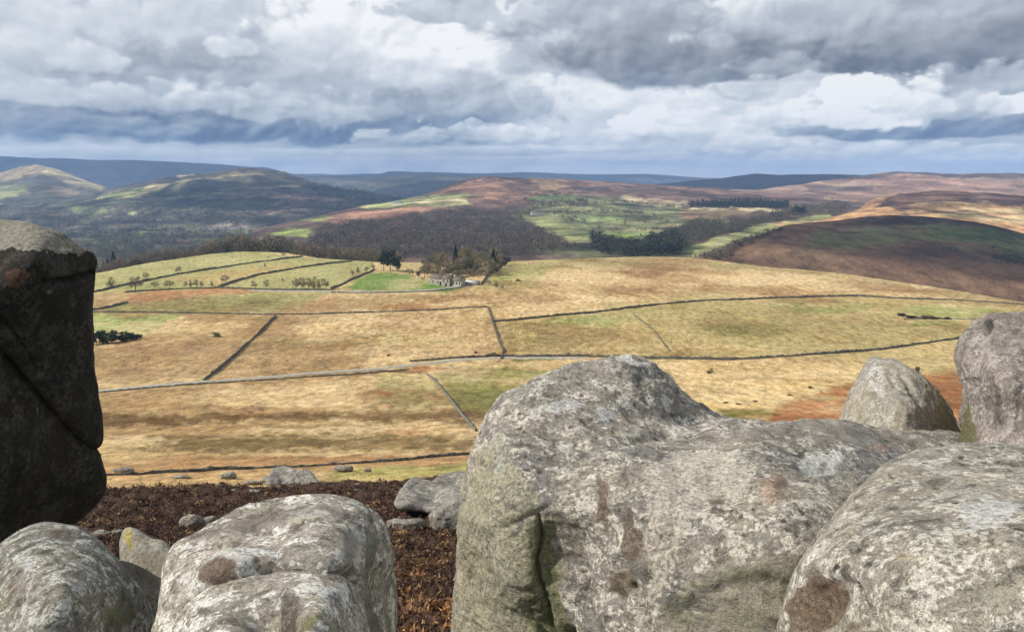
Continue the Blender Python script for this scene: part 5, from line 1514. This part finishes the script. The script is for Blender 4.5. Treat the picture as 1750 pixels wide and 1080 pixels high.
rs = np.random.default_rng(5)
for i in range(12):
    x_ = float(rs.uniform(215, 800)); y_ = float(rs.uniform(838, 900) if i < 7 else rs.uniform(806, 834)); w_ = float(rs.uniform(9, 20))
    slope_stone(x_, y_, w_, w_*0.42, 'small pale stone lying among the heather and rough grass of the slope', 700+i, 0.8)


# ---- heather bushes on the slope
def heather():
    r = np.random.default_rng(77)
    N = 5200
    u = r.uniform(0, 1, N)
    PX = r.uniform(60, 860, N); PY = 826+(1110-826)*u**1.15
    hy = 829+fbm(PX, PY, 0, 1/60.0, 4, 33)*9+np.interp(PX, [0, 180, 450, 560, 700, 830], [12, 6, 2, -2, -12, -20])
    k = PY > hy+1
    PX, PY = PX[k], PY[k]
    P = gpoint(PX, PY)
    n = len(P); m = 30
    C = np.repeat(P, m, 0)
    rad = np.repeat(r.uniform(0.25, 0.6, n), m)
    d = r.standard_normal((n*m, 3)); d[:, 2] = np.abs(d[:, 2])*0.9; d /= np.linalg.norm(d, axis=1)[:, None]
    c = C+d*(rad*r.uniform(0.5, 1.0, n*m))[:, None]+np.array([0, 0, 0.12])
    ax = d+r.standard_normal((n*m, 3))*0.5; ax /= np.linalg.norm(ax, axis=1)[:, None]
    sd = np.cross(ax, r.standard_normal((n*m, 3))); sd /= np.linalg.norm(sd, axis=1)[:, None]
    L = r.uniform(0.10, 0.30, n*m)[:, None]; W = r.uniform(0.03, 0.09, n*m)[:, None]
    V = np.stack([c-ax*L*.5-sd*W, c-ax*L*.5+sd*W, c+ax*L*.5], 1).reshape(-1, 3)
    og = smooth01(fbm(PX, PY, 0, 1/22.0, 3, 91), 0.0, 0.4)*smooth01(PY, 930, 1020)
    base = np.array([0.078, 0.046, 0.031])[None]*(1-og[:, None])+np.array([0.33, 0.17, 0.07])[None]*og[:, None]
    dead = (r.uniform(0, 1, n) < 0.05+0.22*smooth01(fbm(PX, PY*2, 0, 1/40.0, 4, 93), 0.0, 0.35))[:, None]
    base = np.where(dead, np.array([0.24, 0.15, 0.075]), base)
    base = base*r.uniform(0.5, 1.6, (n, 1))
    col = np.repeat(np.repeat(base, m, 0)*r.uniform(0.6, 1.5, (n*m, 1)), 3, 0)
    me = mesh_np('heather', V, np.arange(len(V)).reshape(-1, 3), smooth=False, col=col)
    add('heather', me, leaf_mat('heather_stems', 0.7, 1.4, 1.2), kind='stuff', label='dark brown winter heather covering the slope below the edge', cat='heather')


heather()

# ------------------------------------------------------------------ the foreground rocks
PALE_L = (0.52, 0.51, 0.46)
BRN = (0.15, 0.105, 0.072); GRN = (0.16, 0.17, 0.07); DRK = (0.04, 0.037, 0.03); WHT = (0.62, 0.61, 0.56); TAN_ = (0.36, 0.29, 0.20)
R_BIG = rock_mat('big_boulder_stone', (0.26, 0.245, 0.22), (0.40, 0.355, 0.28), (0.70, 0.65, 0.55), (0.075, 0.067, 0.055), 0.78, 0.68, 1.5, (0.8, 1.0, 1.7), 1.4, (0.22, 0.20, 0.12), 0.35, 0.8)
R_RIGHT = rock_mat('right_boulder_stone', (0.33, 0.30, 0.245), (0.43, 0.385, 0.30), (0.68, 0.64, 0.54), (0.075, 0.068, 0.055), 0.8, 0.8, 1.5, (1, 1, 1.2), 1.3, (0.24, 0.205, 0.145), 0.35, 1.0)
R_LICH = rock_mat('white_lichened_stone', (0.33, 0.30, 0.25), (0.42, 0.37, 0.30), (0.72, 0.70, 0.62), (0.08, 0.062, 0.048), 0.9, 0.8, 1.7, (0.8, 1, 1.5), 1.1, (0.17, 0.17, 0.07), 0.35)
R_GREY = rock_mat('grey_speckled_stone', (0.20, 0.19, 0.165), (0.27, 0.245, 0.20), (0.55, 0.54, 0.48), (0.05, 0.047, 0.037), 0.75, 0.8, 2.3, (1, 1, 1.1), 1.1, (0.13, 0.14, 0.05), 0.4, 0.8)
R_BLACK = rock_mat('dark_tower_stone', (0.022, 0.020, 0.016), (0.032, 0.026, 0.019), (0.085, 0.08, 0.064), (0.010, 0.009, 0.008), 0.35, 0.6, 1.1, (1, 1, 1), 0.9, (0.035, 0.037, 0.022), 0.4, 0.3)  # one very dark base colour for both tower blocks
R_POINT = rock_mat('pale_warm_stone', (0.30, 0.275, 0.225), (0.36, 0.32, 0.25), (0.48, 0.46, 0.40), (0.09, 0.08, 0.06), 0.5, 0.5, 1.6, (1.2, 1, 0.9), 1.0, (0.24, 0.22, 0.11), 0.3)
R_COL = rock_mat('purplish_grey_stone', (0.235, 0.20, 0.18), (0.30, 0.255, 0.225), (0.46, 0.43, 0.38), (0.055, 0.048, 0.04), 0.5, 0.6, 1.4, (1.0, 1, 1.0), 1.1, (0.12, 0.12, 0.07), 0.3)

boulder('boulder',
    [(772, 1080), (774, 1000), (777, 930), (786, 865), (796, 800), (806, 757), (826, 715), (856, 678), (905, 651), (960, 630), (1010, 616), (1060, 611), (1103, 616), (1138, 638), (1168, 671), (1210, 694),
     (1262, 710), (1340, 715), (1430, 713), (1520, 724), (1600, 737), (1660, 752), (1720, 800), (1700, 950), (1600, 1250), (1350, 1420), (1050, 1450), (830, 1400), (775, 1250)],
    (1130, 960),
    [(800, 760, 4.15), (790, 1000, 3.95), (860, 1000, 3.62), (860, 850, 3.72), (900, 720, 4.15), (1000, 640, 4.75), (1070, 618, 4.95), (1150, 680, 4.9), (1000, 720, 4.3), (960, 800, 3.85), (970, 950, 3.62),
     (1040, 850, 3.55), (1100, 780, 3.9), (1200, 730, 4.5), (1350, 725, 4.7), (1500, 732, 4.95), (1640, 760, 5.1), (1150, 1000, 3.22), (1250, 900, 3.25), (1300, 800, 3.62), (1400, 850, 3.35), (1400, 1000, 3.0), (1200, 1200, 2.95), (900, 1250, 3.4), (1500, 900, 3.35), (1500, 1200, 2.8), (920, 1080, 3.62), (1000, 1100, 3.4)],
    0.32, 1.5, 8, R_BIG, 'largest grey boulder, humped at its left end and falling to a long flat back', amp=0.085, k=0.42, layer=0.024, rough=1.3, seed=1,
    cracks=[([(918, 880), (925, 930), (922, 980), (930, 1040), (934, 1090)], 3.5, 0.05), ([(975, 880), (955, 850), (925, 868), (860, 905)], 6, 0.015), ([(1085, 1000), (1100, 1050), (1120, 1090)], 4, 0.05),
            ([(1060, 1020), (1000, 1010), (975, 960)], 9, 0.03), ([(955, 800), (1010, 770), (1100, 735), (1200, 722)], 8, 0.02), ([(1350, 1000), (1290, 985), (1220, 1010)], 8, 0.012)],
    dents=[(958, 1088, 12, 16, 0.12), (1000, 930, 60, 50, 0.04), (1190, 700, 60, 22, 0.05), (940, 960, 24, 110, 0.03), (1270, 840, 60, 26, 0.03)],
    stains_and_light=[([(800, 770), (860, 740), (930, 860), (960, 960), (950, 1100), (770, 1100), (770, 900)], (0.36, 0.335, 0.22), 0.6), ([(900, 900), (950, 890), (960, 1100), (900, 1100)], GRN, 0.75),
            ([(825, 960), (870, 950), (890, 1090), (830, 1090)], (0.30, 0.29, 0.22), 0.5),
            ((968, 692, 44, 17), WHT, 1.0), ((1040, 705, 32, 10), (0.46, 0.46, 0.44), .9), ((1075, 618, 38, 8), WHT, .9), ((1050, 614, 30, 5), WHT, .8), ((1142, 675, 12, 4), WHT, .9), ((1180, 700, 14, 4), WHT, .8), ((1210, 706, 14, 4), WHT, .8), ((850, 775, 12, 34), (0.42, 0.42, 0.34), .8),
            ((1025, 850, 15, 52), BRN, .95), ((1018, 870, 10, 30), BRN, .9), ((1072, 900, 12, 50), BRN, .8), ((1085, 935, 22, 34), BRN, 1.0), ((1060, 1000, 24, 30), (0.13, 0.10, 0.06), .9), ((1000, 800, 24, 8), DRK, .5),
            ([(1100, 790), (1180, 760), (1300, 790), (1260, 860), (1180, 900), (1150, 1000), (1110, 1050), (1100, 900)], (0.54, 0.49, 0.40), 0.75),
            ((1320, 830, 40, 26), (0.42, 0.30, 0.22), .7), ((1410, 788, 55, 18), WHT, .85), ((1370, 775, 26, 6), DRK, .9), ((1420, 795, 22, 5), DRK, .8), ((1228, 855, 12, 14), BRN, .9), ((1338, 818, 10, 16), BRN, .9), ((1500, 770, 24, 12), (0.40, 0.27, 0.20), .6),
            ([(1180, 980), (1350, 940), (1400, 940), (1340, 1090), (1120, 1090), (1130, 1040)], (0.20, 0.19, 0.115), 0.5), ((1290, 985, 60, 16), (0.08, 0.08, 0.045), .6), ((1160, 1030, 30, 20), (0.07, 0.07, 0.045), .6),
            ([(1250, 715), (1500, 722), (1640, 745), (1500, 765), (1330, 760), (1250, 745)], (0.13, 0.12, 0.11), 0.5)])

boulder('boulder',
    [(1340, 1100), (1346, 1040), (1358, 975), (1385, 925), (1420, 880), (1465, 832), (1515, 795), (1570, 773), (1640, 762), (1750, 760), (1880, 775), (2000, 850), (2080, 1000), (2080, 1300), (1900, 1500), (1550, 1500), (1360, 1350)],
    (1700, 1080),
    [(1360, 1000, 2.45), (1450, 880, 2.5), (1560, 785, 2.95), (1700, 770, 3.05), (1850, 800, 2.9), (1600, 900, 2.25), (1700, 1000, 1.95), (1500, 1050, 2.1), (1750, 880, 2.2), (1700, 1250, 1.75), (1420, 1100, 2.3), (1900, 1000, 2.0), (1980, 1200, 2.1)],
    0.22, 1.0, 7, R_RIGHT, 'pale speckled boulder filling the bottom right corner', amp=0.055, k=0.5, layer=0.007, rough=1.0, seed=2,
    cracks=[([(1462, 1000), (1478, 1040), (1476, 1095)], 4, 0.03), ([(1395, 1010), (1440, 985), (1462, 1000)], 5, 0.02)],
    dents=[(1420, 1030, 40, 40, 0.035), (1650, 940, 50, 40, 0.02)],
    stains_and_light=[([(1370, 1000), (1400, 985), (1445, 1000), (1430, 1045), (1400, 1095), (1350, 1095), (1350, 1060)], (0.135, 0.085, 0.05), 1.0), ((1460, 1070, 22, 18), (0.14, 0.09, 0.05), .6), ([(1640, 850), (1720, 840), (1750, 860), (1700, 900), (1650, 895)], (0.60, 0.59, 0.55), .85), ((1600, 800, 60, 10), (0.46, 0.46, 0.42), .6), ((1540, 800, 50, 14), (0.20, 0.19, 0.14), .5),
            ((1540, 950, 30, 10), (0.38, 0.33, 0.20), .6), ((1660, 830, 90, 16), (0.36, 0.35, 0.30), .5), ((1480, 790, 40, 14), (0.33, 0.26, 0.18), .5), ((1700, 1000, 60, 40), (0.23, 0.22, 0.16), .5)])

boulder('boulder',
    [(1432, 740), (1442, 702), (1454, 672), (1466, 640), (1475, 618), (1490, 606), (1512, 607), (1546, 618), (1580, 640), (1610, 668), (1632, 698), (1648, 730), (1662, 758), (1665, 800), (1600, 840), (1500, 840), (1440, 800)],
    (1550, 735), [(1450, 740, 6.2), (1495, 612, 6.6), (1540, 700, 5.8), (1600, 720, 5.9), (1650, 760, 6.0), (1550, 800, 5.5)],
    0.35, 0.7, 7, R_POINT, 'pointed pale triangular boulder standing behind the long back of the largest boulder', amp=0.075, k=0.8, seed=3, facets=0.06,
    stains_and_light=[([(1560, 625), (1640, 700), (1660, 760), (1640, 770), (1600, 690)], (0.34, 0.27, 0.15), 0.6), ((1500, 650, 20, 40), (0.48, 0.47, 0.43), .6)],
    cracks=[([(1500, 640), (1490, 690), (1505, 720)], 4, 0.03), ([(1540, 640), (1580, 690), (1620, 740)], 5, 0.03)])
boulder('boulder',
    [(1646, 730), (1645, 690), (1648, 655), (1640, 620), (1640, 592), (1648, 568), (1662, 549), (1690, 535), (1740, 529), (1800, 532), (1870, 560), (1900, 640), (1900, 760), (1860, 850), (1740, 860), (1670, 820)],
    (1750, 680), [(1660, 700, 5.4), (1665, 570, 5.7), (1740, 540, 5.8), (1720, 650, 5.05), (1760, 750, 4.9), (1850, 650, 5.2), (1690, 780, 5.0)],
    0.35, 0.9, 7, R_COL, 'tall purplish grey boulder cut by the right edge of the picture', amp=0.09, k=0.6, seed=4, layer=0.004, rough=1.4, facets=0.04,
    cracks=[([(1700, 555), (1680, 585), (1668, 620), (1660, 660)], 6, 0.035), ([(1745, 560), (1715, 600), (1690, 640), (1680, 700)], 5, 0.015), ([(1700, 680), (1706, 740)], 5, 0.01)],
    stains_and_light=[((1655, 735, 14, 60), (0.10, 0.10, 0.03), .8), ((1700, 690, 8, 50), (0.07, 0.06, 0.05), .6), ((1690, 560, 12, 30), DRK, .6), ((1735, 700, 8, 50), (0.07, 0.06, 0.05), .5)])

# the dark tower on the left: an upper block resting on a lower one
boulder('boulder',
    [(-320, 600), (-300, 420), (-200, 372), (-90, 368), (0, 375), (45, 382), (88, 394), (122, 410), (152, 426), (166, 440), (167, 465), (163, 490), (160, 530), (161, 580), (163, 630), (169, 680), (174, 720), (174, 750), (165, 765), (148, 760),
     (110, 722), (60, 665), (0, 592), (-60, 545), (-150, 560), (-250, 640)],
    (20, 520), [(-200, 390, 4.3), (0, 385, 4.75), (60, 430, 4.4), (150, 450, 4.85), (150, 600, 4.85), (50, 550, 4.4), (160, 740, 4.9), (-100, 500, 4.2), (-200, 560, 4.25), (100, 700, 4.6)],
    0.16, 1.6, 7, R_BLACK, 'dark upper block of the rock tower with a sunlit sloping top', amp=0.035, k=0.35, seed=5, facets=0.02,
    cracks=[([(80, 482), (120, 478), (170, 466)], 5, 0.05), ([(-50, 500), (20, 560), (60, 620)], 4, 0.02)],
    stains_and_light=[([(-400, 300), (0, 355), (90, 385), (150, 418), (158, 432), (60, 430), (0, 428), (-400, 430)], (0.27, 0.25, 0.20), 1.0), ((112, 418, 14, 5), (0.5, 0.49, 0.44), .8), ((30, 478, 24, 16), (0.09, 0.05, 0.03), .8), ((90, 498, 14, 6), (0.11, 0.10, 0.08), .6)])  # large pale patch paints the sunlit top lighter than the face
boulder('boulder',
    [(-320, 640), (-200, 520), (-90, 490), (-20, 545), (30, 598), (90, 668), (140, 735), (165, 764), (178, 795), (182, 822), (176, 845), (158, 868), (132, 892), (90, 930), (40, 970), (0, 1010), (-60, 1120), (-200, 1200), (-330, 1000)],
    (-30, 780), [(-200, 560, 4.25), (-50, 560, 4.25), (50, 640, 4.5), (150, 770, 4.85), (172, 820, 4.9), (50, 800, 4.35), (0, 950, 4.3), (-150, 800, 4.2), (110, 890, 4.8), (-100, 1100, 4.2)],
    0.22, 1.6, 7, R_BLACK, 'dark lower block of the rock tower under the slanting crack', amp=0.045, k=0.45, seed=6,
    stains_and_light=[((60, 930, 50, 20), (0.03, 0.03, 0.025), .6), ((58, 705, 5, 6), (0.12, 0.12, 0.10), .7)])

boulder('boulder',
    [(-90, 1100), (-60, 1020), (-20, 960), (18, 918), (58, 896), (105, 891), (145, 902), (180, 928), (215, 968), (245, 1008), (262, 1045), (262, 1100), (240, 1300), (80, 1380), (-80, 1300)],
    (95, 1090), [(-40, 1020, 2.9), (20, 930, 3.1), (105, 905, 3.25), (200, 960, 3.15), (250, 1040, 3.1), (110, 1000, 2.75), (60, 1100, 2.55), (200, 1100, 2.85), (100, 1250, 2.5)],
    0.25, 0.8, 7, R_GREY, 'rounded grey speckled boulder in the bottom left corner', amp=0.05, k=0.55, seed=7,
    stains_and_light=[((105, 915, 36, 16), (0.09, 0.065, 0.05), .7), ((45, 960, 20, 30), (0.48, 0.48, 0.46), .6), ((140, 1010, 14, 18), (0.44, 0.44, 0.40), .6), ((210, 1050, 40, 30), (0.12, 0.125, 0.05), .6), ((20, 1000, 20, 14), (0.34, 0.25, 0.16), .5)])
boulder('boulder',
    [(206, 940), (208, 918), (216, 903), (232, 905), (256, 920), (284, 930), (300, 960), (300, 1020), (280, 1060), (240, 1050), (210, 985)],
    (252, 975), [(220, 915, 3.95), (280, 940, 3.9), (250, 1000, 3.8), (280, 1040, 3.65)], 0.10, 0.3, 6, R_POINT, 'small tan slab with yellow lichen wedged between the two lower left boulders', amp=0.03, k=0.6, seed=8, facets=0.04,
    stains_and_light=[((220, 922, 12, 22), (0.40, 0.32, 0.08), .9), ((262, 975, 40, 50), (0.25, 0.21, 0.15), .6)])
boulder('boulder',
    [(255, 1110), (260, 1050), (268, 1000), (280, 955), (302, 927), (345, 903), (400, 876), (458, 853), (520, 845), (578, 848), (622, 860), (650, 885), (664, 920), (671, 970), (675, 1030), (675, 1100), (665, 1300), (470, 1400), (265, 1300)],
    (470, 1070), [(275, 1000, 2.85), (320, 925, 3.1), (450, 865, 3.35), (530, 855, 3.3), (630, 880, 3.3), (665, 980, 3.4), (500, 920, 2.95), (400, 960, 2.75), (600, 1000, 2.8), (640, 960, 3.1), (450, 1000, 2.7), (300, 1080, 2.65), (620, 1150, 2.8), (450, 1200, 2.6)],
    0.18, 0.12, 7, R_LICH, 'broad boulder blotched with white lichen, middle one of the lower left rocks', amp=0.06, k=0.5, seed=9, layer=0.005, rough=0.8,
    cracks=[([(300, 1060), (340, 1004), (400, 978), (480, 960), (560, 966), (612, 985), (630, 1040)], 9, 0.07), ([(330, 930), (450, 905), (520, 900)], 8, 0.02)],
    dents=[(455, 925, 40, 14, 0.02)],
    stains_and_light=[([(340, 968), (375, 945), (405, 955), (400, 980), (360, 998), (340, 995)], (0.12, 0.075, 0.055), 1.0), ([(320, 905), (460, 860), (540, 870), (440, 905), (330, 925)], (0.13, 0.09, 0.075), .55), ((565, 870, 40, 24), (0.16, 0.12, 0.09), .6), ((520, 884, 40, 6), (0.42, 0.36, 0.18), .7),
            ([(630, 880), (668, 930), (680, 1100), (640, 1100), (630, 1000)], (0.14, 0.145, 0.11), .7), ((400, 945, 60, 14), WHT, .7), ((450, 940, 50, 12), WHT, .7), ((310, 1000, 20, 40), (0.50, 0.48, 0.43), .6), ((540, 880, 60, 10), (0.55, 0.54, 0.48), .6), ((600, 930, 30, 40), (0.26, 0.24, 0.20), .6)])  # grey strip down the right side puts that side's shade into the colour
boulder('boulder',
    [(280, 1120), (284, 1075), (300, 1042), (330, 1012), (370, 990), (430, 973), (490, 964), (550, 967), (592, 980), (615, 1005), (630, 1045), (637, 1100), (630, 1250), (450, 1350), (290, 1250)],
    (455, 1100), [(300, 1060, 2.55), (380, 1000, 2.63), (480, 975, 2.68), (590, 990, 2.66), (620, 1060, 2.6), (440, 1060, 2.3), (560, 1060, 2.35), (350, 1150, 2.25), (500, 1200, 2.15)],
    0.16, 0.35, 7, R_LICH, 'lower lichened boulder with a dark scooped hollow, bottom edge of the picture', amp=0.04, k=0.55, seed=10,
    
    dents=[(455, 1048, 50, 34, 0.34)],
    stains_and_light=[((490, 1032, 32, 42), (0.07, 0.052, 0.04), 1.0), ((440, 1045, 60, 26), (0.13, 0.125, 0.11), .6), ((540, 1050, 24, 26), (0.17, 0.16, 0.07), .7), ((350, 1045, 20, 10), (0.10, 0.08, 0.07), .7), ((580, 1000, 30, 12), WHT, .7), ((340, 1030, 30, 12), WHT, .7)])


# the rock ledge everything in front stands on, and the cliff under it
def ledge():
    nx, ny = 160, 90
    xs = np.linspace(-9, 9, nx); v = np.linspace(0, 1, ny)
    P = np.zeros((ny, nx, 3))
    prof_s = [0, .25, .36, .62, .70, .8, 1.0]
    prof_y = [-9, 0.9, 1.15, 3.9, 4.5, 5.2, 16]
    prof_z = [-1.55, -1.62, -3.0, -3.35, -4.2, -8.5, -14.5]
    X, Vv = np.meshgrid(xs, v)
    Y = np.interp(Vv, prof_s, prof_y); Z = CZ+np.interp(Vv, prof_s, prof_z)
    Y += fbm(X, Vv*6, 0, 0.5, 4, 900)*0.35*smooth01(Vv, 0.3, 0.6); Z += fbm(X, Y, 0, 0.6, 5, 910)*0.22
    V = np.stack([X, Y, Z], -1).reshape(-1, 3)
    col = np.zeros((len(V), 4)); col[:, :3] = 0.2
    add('rock_ledge', mesh_np('rock_ledge', V, grid_faces(ny, nx), col=col), R_GREY, kind='structure')


ledge()


# ------------------------------------------------------------------ haze
def build_haze():
    m = bpy.data.materials.new('haze_air'); m.use_nodes = True
    T = NT(m.node_tree)
    out = T.n('ShaderNodeOutputMaterial')
    pv = T.n('ShaderNodeVolumePrincipled', {'Color': (0.38, 0.60, 1.0), 'Density': 7.6e-5, 'Anisotropy': 0.0})
    T.t.links.new(pv.outputs[0], out.inputs['Volume'])
    v, f = box_np(-15200, 15200, -12200, 18200, CZ-262, CZ+290)
    add('haze', mesh_np('haze', v, f, smooth=False), m, kind='stuff', label='thin blue haze over the distant hills', cat='haze')


build_haze()
